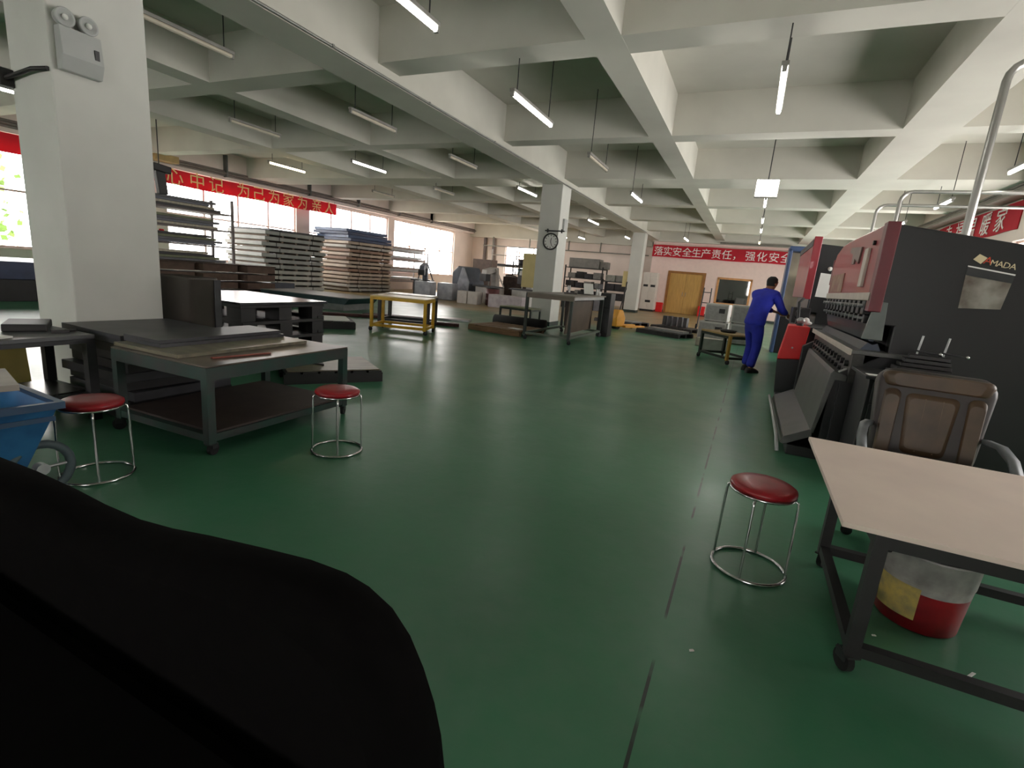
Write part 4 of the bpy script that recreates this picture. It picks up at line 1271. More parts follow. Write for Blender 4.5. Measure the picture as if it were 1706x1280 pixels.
# ------------------------------------------------------------------ worktable with plates, left of the aisle
TOPW = mat('worn_table_top', (108, 96, 88), 0.3, 0.2, var=0.3, scale=5, rgb2=(74, 66, 60), bump=0.05)
wt = frame_table('work_table', 'grey green steel worktable carrying sheets, behind the middle red stool', 'table', (-3.55, 2.64, 0), R(92), 1.3, 0.98, 0.61, 0.055,
                 GREENP, TOPW, 0.012, 0.1, 0.042, apron=0.085)
obj('shelf', B().box(-0.6, 0.6, -0.47, 0.47, 0.15, 0.165), mat('shelf_dark', (64, 52, 48), 0.6, var=0.2), wt)
SHEET = mat('greasy_sheet', (134, 128, 108), 0.35, 0.25, var=0.2, scale=3, rgb2=(104, 100, 88), stretch=(1, 5, 1))
DKSHEET = mat('dark_sheet', (72, 72, 76), 0.4, 0.2, var=0.2, scale=4)
single('steel_sheet', B().obox((0, 0, 0.012), (0.68, 1.12, 0.024)), SHEET, 'yellowish steel sheet on the grey green worktable', 'sheet', (-3.72, 2.58, 0.612), R(2))
for i in range(2):
    single('steel_sheet', B().obox((0, 0, 0.012), (0.42 - 0.03 * i, 1.05, 0.024)), DKSHEET, ('lower dark grey sheet on top of the yellowish one on the worktable', 'upper dark grey sheet at the back edge of the worktable')[i], 'sheet', (-3.87 - 0.02 * i, 2.62, 0.637 + 0.025 * i), R(1 + i))
single('red_strip', B().obox((0, 0, 0.004), (0.03, 0.42, 0.008)), mat('rusty_red', (140, 64, 48), 0.6), 'thin rusty red strip at the edge of the worktable', 'strip', (-3.22, 2.4, 0.612), R(-8))
t = thing('metal_bin', 'tall dark grey brown sheet metal bin directly behind the near column', 'bin', (-5.0, 3.14, 0), R(3))
b = B()
o1 = rrect(0.52, 0.56, 0.28, 0.06)
b.loft([[(p[0] * k, (p[1] - 0.14) * k, z) for p in o1] for k, z in ((0.94, 0.0), (0.97, 0.02), (1.03, 1.03), (1.05, 1.04), (1.05, 1.06), (1.0, 1.06), (0.94, 0.05))])
obj('body', b, mat('bin_brown', (74, 68, 62), 0.45, 0.2, var=0.2, scale=3), t)
obj('corner_strip', B().box(0.24, 0.30, 0.08, 0.15, 0.0, 1.045), DKSTEEL, t, 0.004)

for k in range(9):
    sx, sy = 0.80 + 0.02 * ((k * 7) % 3), 0.78 + 0.03 * ((k * 5) % 3)
    single('dark_plate', B().obox((0, 0, 0.036), (sx, sy, 0.07)), (DKSHEET, BLACKST)[k % 2], '%s dark plate of the stack between the near column and the worktable' % (ORD[k] if k < 8 else 'topmost'), 'plate',
           (-4.56 + 0.015 * (k % 3), 2.52 + 0.015 * ((k * 3) % 4 - 1), 0.003 + 0.0735 * k), R((k * 37) % 5 - 2), 'dark plates beside the near column', 0.003)

# bench, bits and blue bin at the left edge
wb = frame_table('work_bench', 'grey steel bench in front of the near column at the left edge', 'table', (-4.62, 1.5, 0), R(92), 1.05, 0.62, 0.65, 0.06, DKSTEEL,
                 mat('bench_top', (92, 92, 94), 0.4, 0.3, var=0.15), 0.03, 0.16, 0, apron=0.03)
obj('lower_shelf', B().box(-0.46, 0.46, -0.25, 0.25, 0.215, 0.23), mat('oily_shelf', (58, 56, 52), 0.25, 0.3, var=0.5, scale=12, rgb2=(20, 20, 20)), wb)
single('dark_case', B().prism([(-0.16, 0), (0.16, 0), (0.17, 0.035), (0.15, 0.055), (-0.15, 0.05)], 'x', -0.12, 0.12), BLACKST, 'black flat case on the grey bench at the left edge', 'case', (-4.78, 1.83, 0.651), R(62), bev=0.006)
single('paper_pile', B().obox((0, 0, 0.006), (0.3, 0.22, 0.012), (0, 0, 0.1)), PAPER, 'white papers on the grey bench in front of the black case', 'paper', (-4.5, 1.45, 0.651), R(10))
single('small_tool', B().box(-0.05, 0.05, -0.015, 0.015, 0, 0.02).cyl((0.03, 0, 0.012), (0.1, 0.04, 0.012), 0.012, 8), BLACKST, 'small black tool on the grey bench beside the near column', 'tool', (-4.5, 1.9, 0.651), R(80))
single('yellow_board', B().obox((0, 0, 0.3), (0.02, 0.9, 0.56), (0, R(-6), 0)), mat('yellow_board', (164, 146, 84), 0.6, var=0.1), 'dull yellow board leaning behind the legs of the grey bench', 'board', (-5.3, 1.55, 0.012), 0)
t = thing('blue_bin', 'blue steel bin on a wheel, cut by the left picture edge', 'bin', (-3.2, 1.0, 0), R(0))
BLUE = mat('bin_blue', (52, 108, 156), 0.4, var=0.15, scale=5, rgb2=(34, 74, 116))
BLUED = mat('bin_blue_dark', (36, 66, 96), 0.45, var=0.1)
top = [(-0.62, -0.55, 0.56), (0.17, -0.55, 0.56), (0.17, 0.25, 0.535), (-0.62, 0.25, 0.56)]
bot = [(-0.55, -0.45, 0.12), (-0.02, -0.45, 0.12), (-0.02, 0.14, 0.12), (-0.55, 0.14, 0.12)]
cen = Vector((-0.22, -0.15, 0))
ins = lambda p, k, dz: tuple((Vector((p[0], p[1], 0)) - cen) * k + cen + Vector((0, 0, p[2] + dz)))
b = B().loft([bot, top], False, False)
b.loft([[ins(p, 0.975, 0.0) for p in top], [ins(p, 0.97, 0.012) for p in bot]], False, False)
b.add(bot, [(3, 2, 1, 0)])
b.add([ins(p, 0.97, 0.012) for p in bot], [(0, 1, 2, 3)])
obj('body', b, BLUE, t)
rim = B()
rim.loft([[ins(p, k, dz) for p in top] for k, dz in ((0.96, -0.035), (1.035, -0.035), (1.035, 0.0), (0.96, 0.0), (0.96, -0.035))], False, False)
obj('rim', rim, BLUED, t)
band = B()
mid = [tuple(Vector(a) * 0.78 + Vector(c_) * 0.22) for a, c_ in zip(top, bot)]
band.loft([[ins(p, k, dz) for p in mid] for k, dz in ((1.0, -0.014), (1.03, -0.012), (1.03, 0.012), (1.0, 0.014))], False, False)
obj('band', band, BLUED, t)
for x in (-0.35, -0.1):
    obj('rib', B().tube([(x + 0.02, 0.262, 0.54), (x + 0.02, 0.15, 0.14)], 0.014, 6), BLUED, t)
wl = obj('wheel', B().tube([(0.02 + 0.0 * a, 0.2 + 0.13 * math.cos(R(a)), 0.155 + 0.13 * math.sin(R(a))) for a in range(0, 360, 18)], 0.022, 10, True), mat('tyre_grey', (70, 84, 88), 0.6), t)
obj('hub', B().cyl((0.0, 0.2, 0.155), (0.05, 0.2, 0.155), 0.03, 12).cyl((0.02, 0.08, 0.155), (0.02, 0.32, 0.155), 0.008, 6), LTSTEEL, wl)
obj('leg', B().box(-0.5, -0.46, -0.4, -0.36, 0, 0.13).box(-0.5, -0.46, 0.05, 0.09, 0, 0.13), BLUED, t)
single('pale_board', B().box(-0.25, 0.2, -0.04, 0.04, 0, 0.03), mat('pale_edge', (168, 160, 150), 0.6), 'pale board end lying across the back of the blue bin', 'board', (-3.42, 1.18, 0.572), R(-14))

# ------------------------------------------------------------------ black pallets with sheets, low pallet
for k in range(4):
    t = thing('steel_pallet', '%s black steel pallet of the pile behind the worktable' % ('bottom', 'second', 'third', 'topmost')[k], 'pallet', (-5.78, 4.35, 0.19 * k + 0.002), R((2, -1, 1, 0)[k]), 'black steel pallets')
    obj('deck', B().box(-0.75, 0.75, -0.6, 0.6, 0.15, 0.187), BLACKST, t, 0.004)
    for y in (-0.5, 0.0, 0.5):
        for x in (-0.62, 0, 0.62):
            obj('block', B().box(x - 0.12, x + 0.12, y - 0.09, y + 0.09, 0, 0.15), BLACKST, t)
    obj('skid', B().box(-0.75, 0.75, 0.5, 0.6, 0.0, 0.03), BLACKST, t)
    obj('skid', B().box(-0.75, 0.75, -0.6, -0.5, 0.0, 0.03), BLACKST, t)
single('steel_sheet', B().obox((0, 0, 0.012), (1.56, 1.26, 0.024)), mat('oily_plate', (86, 86, 90), 0.22, 0.5, var=0.4, scale=8, rgb2=(44, 44, 48)), 'scratched oily dark sheet on top of the black pallets', 'sheet', (-5.78, 4.35, 0.765), R(0))
pallet((-4.35, 4.35, 0), R(56), 1.05, 0.85, 'dirty pallet on the floor behind the worktable with a grey sheet', BLACKST, h=0.13)
single('steel_sheet', B().obox((0, 0, 0.006), (0.98, 0.8, 0.012)), SHEET, 'dull grey sheet on the low pallet behind the worktable', 'sheet', (-4.35, 4.35, 0.132), R(56))
single('black_offcut', B().prism([(-0.3, -0.15), (0.28, -0.2), (0.05, 0.16), (-0.25, 0.2)], 'z', 0.0, 0.012), BLACKST, 'black triangular offcut on the sheet of the low pallet', 'offcut', (-4.6, 4.3, 0.146), R(20))
pallet((-7.75, 7.5, 0), R(50), 1.3, 0.9, 'dark pallet with white sheets right of the black pallet pile', BLACKST, h=0.15)
single('white_sheet', B().obox((0, 0, 0.01), (1.1, 0.75, 0.02)), PAPER, 'white sheet on the dark pallet left of the yellow table', 'sheet', (-7.75, 7.5, 0.152), R(50))
t = thing('platform', 'long teal and grey steel platform in front of the wrapped stacks', 'platform', (-10.9, 10.7, 0), R(8))
TEAL = mat('teal_steel', (42, 68, 70), 0.45, var=0.15)
obj('deck', B().prism([(-1.5, 0.18), (1.2, 0.18), (1.35, 0.34), (-1.5, 0.34)], 'y', -0.7, 0.7), TEAL, t, 0.006)
obj('plate', B().box(-1.5, 1.36, -0.72, 0.72, 0.34, 0.36), LTSTEEL, t)
obj('base', B().box(-1.4, 1.1, -0.6, 0.6, 0.0, 0.18), mat('base_grey', (128, 132, 132), 0.5), t)
single('blue_grey_cover', B().prism([(-0.6, 0), (0.5, 0), (0.62, 0.12), (0.2, 0.46), (-0.55, 0.5)], 'x', -0.35, 0.35), mat('cover_slate', (62, 66, 78), 0.5), 'slate grey sloping cover in front of the left wrapped stack', 'cover', (-13.3, 11.15, 0), R(70), bev=0.02)
RUST = mat('rusty_strip', (78, 44, 40), 0.7, 0.2, var=0.25, scale=9)
for i, (x, y, rz, lx, ly, m_) in enumerate(((-8.7, 9.5, 40, 1.5, 0.22, RUST), (-8.1, 10.3, 28, 1.5, 0.3, RUST), (-6.75, 10.15, 22, 1.2, 0.25, RUST), (-7.1, 11.6, 20, 0.9, 0.6, LTSTEEL))):
    single('scrap_strip', B().prism([(-lx / 2, -ly / 2), (lx / 2, -ly / 3), (lx / 2.1, ly / 3), (-lx / 2.3, ly / 2)], 'z', 0.002, 0.07 if m_ is RUST else 0.05), m_,
           ('rusty strip on the floor left of the yellow table', 'rusty strip on the floor seen under the yellow table', 'rusty strip reaching past the right leg of the yellow table', 'shiny sheet on the floor behind the yellow table')[i], 'scrap', (x, y, 0), R(rz))

# ------------------------------------------------------------------ yellow table and dark table behind it
ang = R(20)
c0 = Vector((-5.71, 8.26)) - Vector((math.cos(ang), math.sin(ang))) * 0.57
nrm = Vector((-math.sin(ang), math.cos(ang)))
yc = c0 + nrm * 0.36
yt = frame_table('work_table', 'yellow steel trolley table in the middle of the floor', 'table', (yc.x, yc.y, 0), ang, 1.14, 0.72, 0.71, 0.055, YELLOWP, mat('yellow_top', (222, 190, 120), 0.4, var=0.1), 0.025, 0.1, 0.042)
yc2 = c0 + nrm * 1.2 + Vector((-0.25, 0.1))
frame_table('work_table', 'black-legged table directly behind the yellow table', 'table', (yc2.x, yc2.y, 0), ang, 1.15, 0.75, 0.69, 0.07, BLACKST, mat('pale_top', (214, 196, 180), 0.4), 0.025, 0.1, 0.042)
single('white_sheet', B().obox((0, 0, 0.012), (1.0, 0.6, 0.024)), mat('sheet_white', (240, 232, 224), 0.35), 'white sheet on the black-legged table behind the yellow one', 'sheet', (yc2.x + 0.1, yc2.y - 0.02, 0.692), ang)  # plain white sheet colour

# ------------------------------------------------------------------ drafting table by the clock column
t = thing('work_table', 'tall dark steel table with leaning brown boards in front of the clock column', 'table', (-3.74, 11.05, 0))
DGREEN = mat('dark_green_steel', (44, 54, 48), 0.5, var=0.15)
obj('table_top', B().box(-0.56, 0.52, -1.2, 1.25, 0.985, 1.01), mat('grey_top', (126, 118, 108), 0.45), t, 0.004)
obj('front_apron', B().box(-0.54, 0.5, -1.19, -1.14, 0.90, 0.985), mat('brown_apron', (112, 100, 88), 0.5), t, 0.004)
for x in (-0.54, 0.46):
    for y in (-1.16, 1.18):
        obj('leg', B().box(x - 0.028, x + 0.028, y - 0.028, y + 0.028, 0.085, 0.985), DGREEN, t)
        caster(t, x, y, 0.085, 0.042, 1.0)
lr = B()
for x in (-0.54, 0.46):
    lr.box(x - 0.025, x + 0.025, -1.13, 1.15, 0.12, 0.165)
for y in (-1.16, 1.18):
    lr.box(-0.51, 0.43, y - 0.025, y + 0.025, 0.12, 0.165)
obj('lower_rail', lr, mat('rail_grey_green', (104, 114, 102), 0.5), t)
obj('apron', B().box(0.47, 0.5, -1.13, 1.15, 0.92, 0.985), LTSTEEL, t)
BRN = mat('brown_board', (100, 84, 70), 0.55, var=0.15, scale=3)
single('brown_board', B().obox((0, 0, 0.36), (0.025, 1.75, 0.7), (0, R(4), 0)), BRN, 'large brown board leaning upright under the tall dark table', 'board', (-3.5, 11.2, 0.166), R(0))
single('brown_board', B().obox((0, 0, 0.36), (0.7, 0.025, 0.7), (R(4), 0, 0)), mat('dark_board', (74, 62, 58), 0.55), 'darker board standing crosswise behind the front legs of the tall table', 'board', (-3.84, 12.13, 0.166), R(0))
single('paper_sheet', B().obox((0, 0, 0.16), (0.22, 0.015, 0.34), (R(-48), 0, R(25))), PAPER, 'white paper propped up on the tall dark table', 'paper', (-3.45, 11.5, 1.0), 0)
single('paper_cup', B().lathe([(0.0, 0.0), (0.04, 0.0), (0.05, 0.1), (0.044, 0.1), (0.036, 0.01), (0, 0.01)], n=18), PAPER, 'small white cup at the right end of the tall dark table', 'cup', (-3.32, 12.0, 1.012))
single('open_folder', B().obox((0, 0, 0.012), (0.3, 0.42, 0.024)), mat('folder_dark', (70, 62, 62), 0.6), 'dark folder lying on the tall dark table', 'folder', (-3.85, 11.4, 1.012), R(20))
single('tool_tray', B().box(-0.16, 0.16, -0.12, 0.12, 0, 0.07).box(-0.1, 0.1, -0.08, 0.08, 0.07, 0.12), BLACKST, 'black tool tray at the back of the tall dark table', 'tray', (-3.7, 12.05, 1.012), R(8), bev=0.006)
t = thing('cabinet', 'narrow dark cabinet at the right end of the tall dark table', 'cabinet', (-3.26, 12.62, 0))
obj('body', B().box(-0.14, 0.14, -0.22, 0.22, 0.0, 1.08), MBLACK, t, 0.008)
obj('door', B().box(-0.12, 0.12, -0.232, -0.22, 0.1, 0.7), DKSTEEL, t, 0.004)
obj('drawer', B().box(-0.12, 0.12, -0.232, -0.22, 0.74, 1.03), DKSTEEL, t, 0.004)
frame_table('small_table', 'low green table in front of the clock column', 'table', (-5.55, 12.42, 0), R(-3), 0.95, 0.62, 0.5, 0.045, DGREEN, mat('green_top', (112, 118, 84), 0.5, var=0.15), 0.03, None, 0)
pallet((-5.12, 10.75, 0), R(-6), 1.4, 1.2, 'worn wooden pallet beside the tall dark table', WOOD, h=0.13)
single('paper_sheet', B().obox((0, 0, 0.003), (0.32, 0.2, 0.006)), PAPER, 'white paper on the wooden pallet beside the tall table', 'paper', (-4.75, 10.45, 0.132), R(-20))
t = thing('rubber_roll', 'dark rolled rubber mat on the floor behind the wooden pallet', 'mat', (-5.2, 11.66, 0), R(4))
obj('roll', B().lathe([(0.12, -0.7), (0.15, -0.69), (0.15, 0.69), (0.12, 0.7), (0.05, 0.7)], (0, 0, 0.15), 20, 'x'), RUBBER, t)
t = thing('control_box', 'beige control cabinet fixed to the left side of the clock column', 'cabinet', (-5.82, 13.55, 1.48))
obj('body', B().box(-0.2, 0.21, -0.2, 0.2, -0.47, 0.47), mat('beige_cabinet', (216, 198, 140), 0.5, var=0.04), t, 0.01)
obj('door', B().box(-0.18, 0.19, -0.212, -0.2, -0.44, 0.44), MATS['beige_cabinet'], t, 0.004)

# ------------------------------------------------------------------ wrapped bundle stacks by the windows
WRAP = [mat('wrap_grey', (150, 150, 146), 0.5, var=0.12, scale=3), mat('wrap_warm', (188, 170, 152), 0.5, var=0.12, scale=3), mat('wrap_pale', (176, 172, 164), 0.5, var=0.1, scale=3), mat('wrap_brown', (150, 118, 98), 0.55, var=0.15, scale=3)]
SKID = mat('skid_dark', (118, 102, 90), 0.75)
STRAP = mat('strap_black', (26, 26, 30), 0.5)


def bundle(lx, ly, h, m, label, group):
    t = thing('sheet_bundle', label, 'bundle', (0, 0, 0), 0, group)
    s = h * 0.3
    obj('wrapped_pack', B().box(-lx / 2, lx / 2, -ly / 2, ly / 2, s, h - 0.004), m, t, 0.015)
    for k in range(5):
        y = -ly / 2 + 0.12 + k * (ly - 0.24) / 4
        obj('skid', B().box(-lx / 2 + 0.02, lx / 2 - 0.02, y - 0.05, y + 0.05, 0, s), SKID, t)
    for y in (-ly * 0.28, ly * 0.28):
        obj('strap', B().box(-lx / 2 - 0.006, lx / 2 + 0.006, y - 0.012, y + 0.012, s - 0.004, h), STRAP, t)
    return t


def stack(cx, cy, lx, ly, h, n, pick, where, group):
    first = {}
    for k in range(n):
        which = pick(k)
        lab = '%s wrapped sheet bundle %s' % ('topmost' if k == n - 1 else ORD[k], where)
        jx, jy, jr = 0.05 * math.sin(k * 2.1), 0.06 * math.sin(k * 3.7 + 1), R(1.2 * math.sin(k * 5.1))
        if which not in first:
            o = first[which] = bundle(lx, ly, h, WRAP[which], lab, group)
            o.location = (cx + jx, cy + jy, k * h + 0.001)
            o.rotation_euler = (0, 0, jr)
        else:
            dup(first[which], (cx + jx, cy + jy, k * h + 0.001), jr, lab)


stack(-16.32, 13.75, 1.9, 2.7, 0.19, 11, lambda k: 0 if k > 3 else 2, 'in the left stack by the windows', 'bundles in the left wrapped stack')
stack(-16.38, 17.9, 1.9, 2.8, 0.162, 13, lambda k: (2, 2, 1, 1, 1, 3, 1, 1, 3, 1, 3, 2, 1)[k], 'in the right stack topped with blue plates', 'bundles in the right wrapped stack')
for k in range(4):
    single('blue_plate', B().obox((0, 0, 0.06), (1.9 - 0.05 * k, 2.75 - 0.15 * (k % 2), 0.115)), NAVY if k % 2 == 0 else mat('blue_film', (72, 92, 128), 0.35, var=0.15), '%s blue wrapped plate on top of the right stack' % ('lowest', 'second', 'third', 'topmost')[k], 'plate',
           (-16.35 + 0.1 * (k % 2), 17.9 - 0.1 * k, 2.112 + 0.121 * k), R((2, -3, 4, 1)[k]), 'blue plates on the right stack', 0.006)
single('grey_plate', B().obox((0, 0, 0.03), (1.95, 2.6, 0.06)), DKSHEET, 'slate plate lying on top of the left wrapped stack', 'plate', (-16.3, 13.8, 2.096), R(3), bev=0.004)


def rack(name, label, loc, rz, lx, ly, levels, htop, m, posts=0.05, shelf_m=None):
    t = thing(name, label, 'rack', loc, rz)
    for x in (-lx / 2, lx / 2):
        for y in (-ly / 2, ly / 2):
            obj('post', B().box(x - posts / 2, x + posts / 2, y - posts / 2, y + posts / 2, 0, htop), m, t)
    for z in levels:
        obj('shelf', B().box(-lx / 2 + posts / 2, lx / 2 - posts / 2, -ly / 2, ly / 2, z - 0.04, z), shelf_m or m, t)
    return t


rack('sheet_rack', 'open rack with flat sheets right of the blue-topped stack', (-16.9, 21.9, 0), 0, 0.9, 3.6, (0.5, 1.0, 1.55, 2.0), 2.15, mat('rack_grey', (128, 118, 116), 0.5))
for i, z in enumerate((0.5, 1.0, 1.55, 2.0)):
    for j in range(2):
        single('flat_sheet', B().obox((0, 0, 0.05), (0.8, 3.3 - 0.5 * ((i + j) % 2), 0.095)), (mat('mauve_sheet', (158, 138, 134), 0.5), LTSTEEL)[(i + j) % 2],
               '%s sheet pack on the %s shelf of the rack by the last window' % (('lower', 'upper')[j], ('lowest', 'second', 'third', 'top')[i]), 'sheet', (-16.9, 21.9 - 0.1 * j, z + 0.001 + 0.1 * j), 0, 'sheet packs on the window rack')
rk = rack('storage_rack', 'loaded dark rack in front of the bright window right of the near column', (-14.2, 8.7, 0), 0, 0.9, 2.75, (0.95, 1.4, 1.85, 2.3), 2.68, mat('rack_brown', (96, 84, 82), 0.5), 0.06)
mats_r = (DKSHEET, BLACKST, mat('slate_sheet', (74, 78, 92), 0.4, var=0.15), mat('olive_sheet', (108, 114, 84), 0.5, var=0.15), SHEET)
n_ = 0
for i, z in enumerate((0.95, 1.4, 1.85, 2.3)):
    for j in range(4):
        L_ = 2.4 - 0.35 * ((i * 3 + j * 5) % 4) / 2
        single('flat_bar', B().obox((0, 0, 0.033), (0.7 - 0.05 * j, L_, 0.062)), mats_r[(i * 2 + j * 3) % 5], '%s flat pack on the %s shelf of the dark rack by the window' % (ORD[j], ('lowest', 'second', 'third', 'top')[i]), 'plate',
               (-14.15, 8.65 - 0.06 * j, z + 0.001 + 0.066 * j), R((j * 13 + i * 7) % 5 - 2), 'flat packs on the dark rack', 0.003)
single('yellow_sack', B().ball((0, 0, 0.066), 0.2, 14, 8, (0.9, 1.5, 0.32)), mat('sack_yellow', (176, 172, 74), 0.7), 'yellow sack lying on the packs at the left end of the dark rack', 'sack', (-14.1, 7.85, 2.116))
single('red_tape', B().lathe([(0.03, 0), (0.055, 0), (0.055, 0.04), (0.03, 0.04)], n=16), BRED2, 'small red tape roll on the dark rack beside the yellow sack', 'tape', (-13.9, 8.2, 1.665))
for k in range(3):
    t = thing('wood_crate', '%s brown crate under the dark rack by the window' % ('left', 'middle', 'right')[k], 'crate', (-13.1 + 0.1 * k, 7.7 + 1.1 * k, 0), R(4 * k), 'brown crates below the rack')
    b = B()
    for z in (0.1, 0.32, 0.54, 0.76):
        b.box(-0.45, 0.45, -0.5, 0.5, z, z + 0.17)
    obj('boards', b, mat('crate_brown', (92, 70, 58), 0.7, var=0.2), t, 0.004)
    obj('skid', B().box(-0.45, 0.45, -0.45, -0.35, 0, 0.1).box(-0.45, 0.45, 0.35, 0.45, 0, 0.1), DKWOOD, t)
    obj('lid', B().box(-0.47, 0.47, -0.52, 0.52, 0.93, 0.96), DKWOOD, t)
t = thing('hoist', 'dark lifting hoist hanging in front of the first window banner', 'hoist', (-13.0, 7.7, 2.5))
obj('body', B().obox((0, 0, 0.55), (0.3, 0.4, 0.16), (R(-6), 0, 0)).obox((0, 0.02, 0.25), (0.14, 0.2, 0.55), (R(6), 0, 0)), BLACKST, t, 0.02)
obj('chain', B().cyl((0, 0, 0.6), (0, 0, 2.1), 0.012, 6), DKSTEEL, t)
single('air_duct', B().box(-0.2, 0.2, -0.35, 0.35, 0, 0.2), CARD, 'short tan box fixed high on the window wall above the banner', 'box', (-16.8, 10.1, 3.77), bev=0.01)
single('flat_stack', B().box(-1.0, 1.0, -1.6, 1.6, 0, 0.34), NAVY, 'navy flat pack under the far left window', 'pack', (-14.0, 4.4, 0.42), R(-6), bev=0.01)
single('flat_stack', B().box(-1.05, 1.05, -1.6, 1.6, 0, 0.42), BLACKST, 'black flat pack below the navy one at far left', 'pack', (-14.0, 4.4, 0.0), R(-6), bev=0.01)

# ------------------------------------------------------------------ idle machines in the far left bay
FILM = mat('plastic_film', (176, 180, 188), 0.3, var=0.2, scale=4, rgb2=(142, 146, 156))
SLATE = mat('slate_machine', (104, 110, 122), 0.45, var=0.15, scale=3)
PALEM = mat('pale_machine', (184, 178, 172), 0.45, var=0.08)


def goose(name, label, loc, rz, body, h, w_):
    """small C-frame machine: base, column, arm with raking stays, head"""
    t = thing(name, label, 'machine', loc, rz, 'idle C-frame machines')
    obj('base', B().box(-w_ / 2, w_ / 2, -0.4, 0.4, 0.0, 0.7), body, t, 0.02)
    obj('table', B().box(-w_ / 2 - 0.1, w_ / 2 + 0.1, -0.5, 0.2, 0.7, 0.76), DKSTEEL, t, 0.005)
    obj('frame', B().prism([(-0.42, 1.1), (-0.38, h - 0.12), (0.1, h), (0.3, h), (0.42, 0.7), (0.2, 0.7), (0.12, h - 0.2), (-0.22, h - 0.3), (-0.25, 1.1)], 'x', -w_ * 0.16, w_ * 0.16), body, t, 0.015)
    obj('head', B().box(-w_ * 0.2, w_ * 0.2, -0.46, -0.2, 0.95, h - 0.3), BLACKST, t, 0.01)
    for s in (-1, 1):
        obj('stay', B().cyl((s * w_ * 0.2, 0.1, h - 0.05), (s * w_ * 0.5, 0.35, 0.72), 0.03, 8), body, t)
    return t


goose('punch_machine', 'pale C-frame machine with raking stays left of the clock column', (-10.35, 19.7, 0), R(-20), PALEM, 1.55, 1.0)
goose('punch_machine', 'grey C-frame machine nearest the beige control cabinet', (-8.75, 20.0, 0), R(-10), GB, 1.62, 0.95)
goose('punch_machine', 'slate C-frame machine beside the sheet rack at the last window', (-13.5, 19.2, 0), R(20), SLATE, 1.48, 0.7)
t = thing('wrapped_machine', 'slate blue machine under plastic film among the idle machines', 'machine', (-11.75, 20.2, 0), R(-15))
obj('body', B().prism([(-0.55, 0.0), (0.5, 0.0), (0.55, 0.8), (0.2, 1.46), (-0.2, 1.5), (-0.55, 1.2)], 'y', -0.5, 0.5), SLATE, t, 0.05)
obj('film', B().prism([(-0.3, 0.3), (0.55, 0.25), (0.58, 0.85), (0.25, 1.42), (0.1, 1.44)], 'y', -0.54, -0.5), FILM, t, 0.01)
for x, y, lab in ((-12.75, 18.3, 'film-wrapped pale crate beside the slate C-frame machine'), (-12.0, 18.9, 'film-wrapped pale crate in front of the wrapped slate machine')):
    single('wrapped_crate', B().box(-0.36, 0.36, -0.36, 0.36, 0, 0.72), FILM, lab, 'crate', (x, y, 0), R(12), 'film-wrapped crates', 0.04)
single('brown_cabinet', B().box(-0.5, 0.5, -0.3, 0.3, 0, 1.9), mat('brown_metal', (136, 116, 106), 0.5), 'tall brown cabinet behind the idle machines', 'cabinet', (-11.7, 21.6, 0), bev=0.01)
b = B()
for i in range(14):
    b.obox((random.uniform(-0.9, 0.9), random.uniform(-0.35, 0.35), 0.45 + random.uniform(0, 0.9)), (0.5, 0.4, 0.25), (random.uniform(-.3, .3), random.uniform(-.3, .3), random.uniform(-1, 1)))
b.box(-1.0, 1.0, -0.45, 0.45, 0, 1.2)
tag(obj('scrap_heap', b, mat('scrap_brown', (76, 62, 56), 0.7, var=0.3, scale=6), None, 0, (0, 0, 0)), 'dark brown heap of scrap behind the idle machines', 'scrap heap', None, 'stuff').location = (-9.9, 22.5, 0)
t = thing('drum', 'red brown steel drum among the idle machines', 'drum', (-9.68, 18.7, 0))
obj('body', B().lathe([(0.0, 0), (0.27, 0), (0.28, 0.02), (0.28, 0.2), (0.295, 0.22), (0.28, 0.24), (0.28, 0.46), (0.295, 0.48), (0.28, 0.5), (0.28, 0.68), (0.0, 0.68)], n=28), mat('drum_brown', (96, 56, 56), 0.5), t)
obj('rim', B().tube([(0.28 * math.cos(R(a)), 0.28 * math.sin(R(a)), 0.69) for a in range(0, 360, 15)], 0.014, 6, True), DKSTEEL, t)
single('pale_box', B().box(-0.75, 0.75, -0.3, 0.3, 0, 0.5), mat('pale_lilac_box', (172, 164, 168), 0.5), 'long pale box on the floor in front of the idle machines', 'box', (-8.6, 18.0, 0), R(-4), bev=0.012)
for i, (x, lab) in enumerate(((-10.75, 'pale carton left of the red brown drum'), (-10.25, 'pale carton touching the red brown drum'))):
    single('pale_carton', B().box(-0.22, 0.22, -0.25, 0.25, 0, 0.5), PALEM, lab, 'carton', (x, 18.25, 0), R(5), 'pale cartons', 0.01)
t = thing('pipe_rack', 'thin white pipe rack before the end wall window', 'rack', (-12.0, 25.5, 0))
b = B()
for x in (-1.4, 0.1, 1.4):
    obj('post', B().cyl((x, 0, 0), (x, 0, 2.6), 0.03, 8), PALEM, t)
for z in (0.9, 1.7, 2.3):
    obj('rail', B().cyl((-1.4, 0, z), (1.4, 0, z), 0.025, 8), PALEM, t)
obj('pipe_load', B().cyl((-1.2, 0.06, 1.78), (1.3, 0.06, 1.78), 0.07, 10), DKSTEEL, t)
rk2 = rack('parts_rack', 'dark parts rack half hidden by the clock column', (-10.4, 24.4, 0), 0, 1.9, 0.8, (0.4, 0.9, 1.35, 1.8), 2.0, BLACKST)
for i in range(12):
    z = (0.4, 0.9, 1.35, 1.8)[i % 4]
    single('parts_tub', B().lathe([(0.0, 0), (0.15, 0), (0.18, 0.3), (0.16, 0.3), (0.13, 0.02), (0, 0.02)], n=14), (DKGOODS, GB, TEAL)[i % 3], 'round parts tub on the dark rack left of the clock column', 'tub', (-11.05 + 0.62 * (i // 4), 24.35, z + 0.001), 0, 'parts tubs')

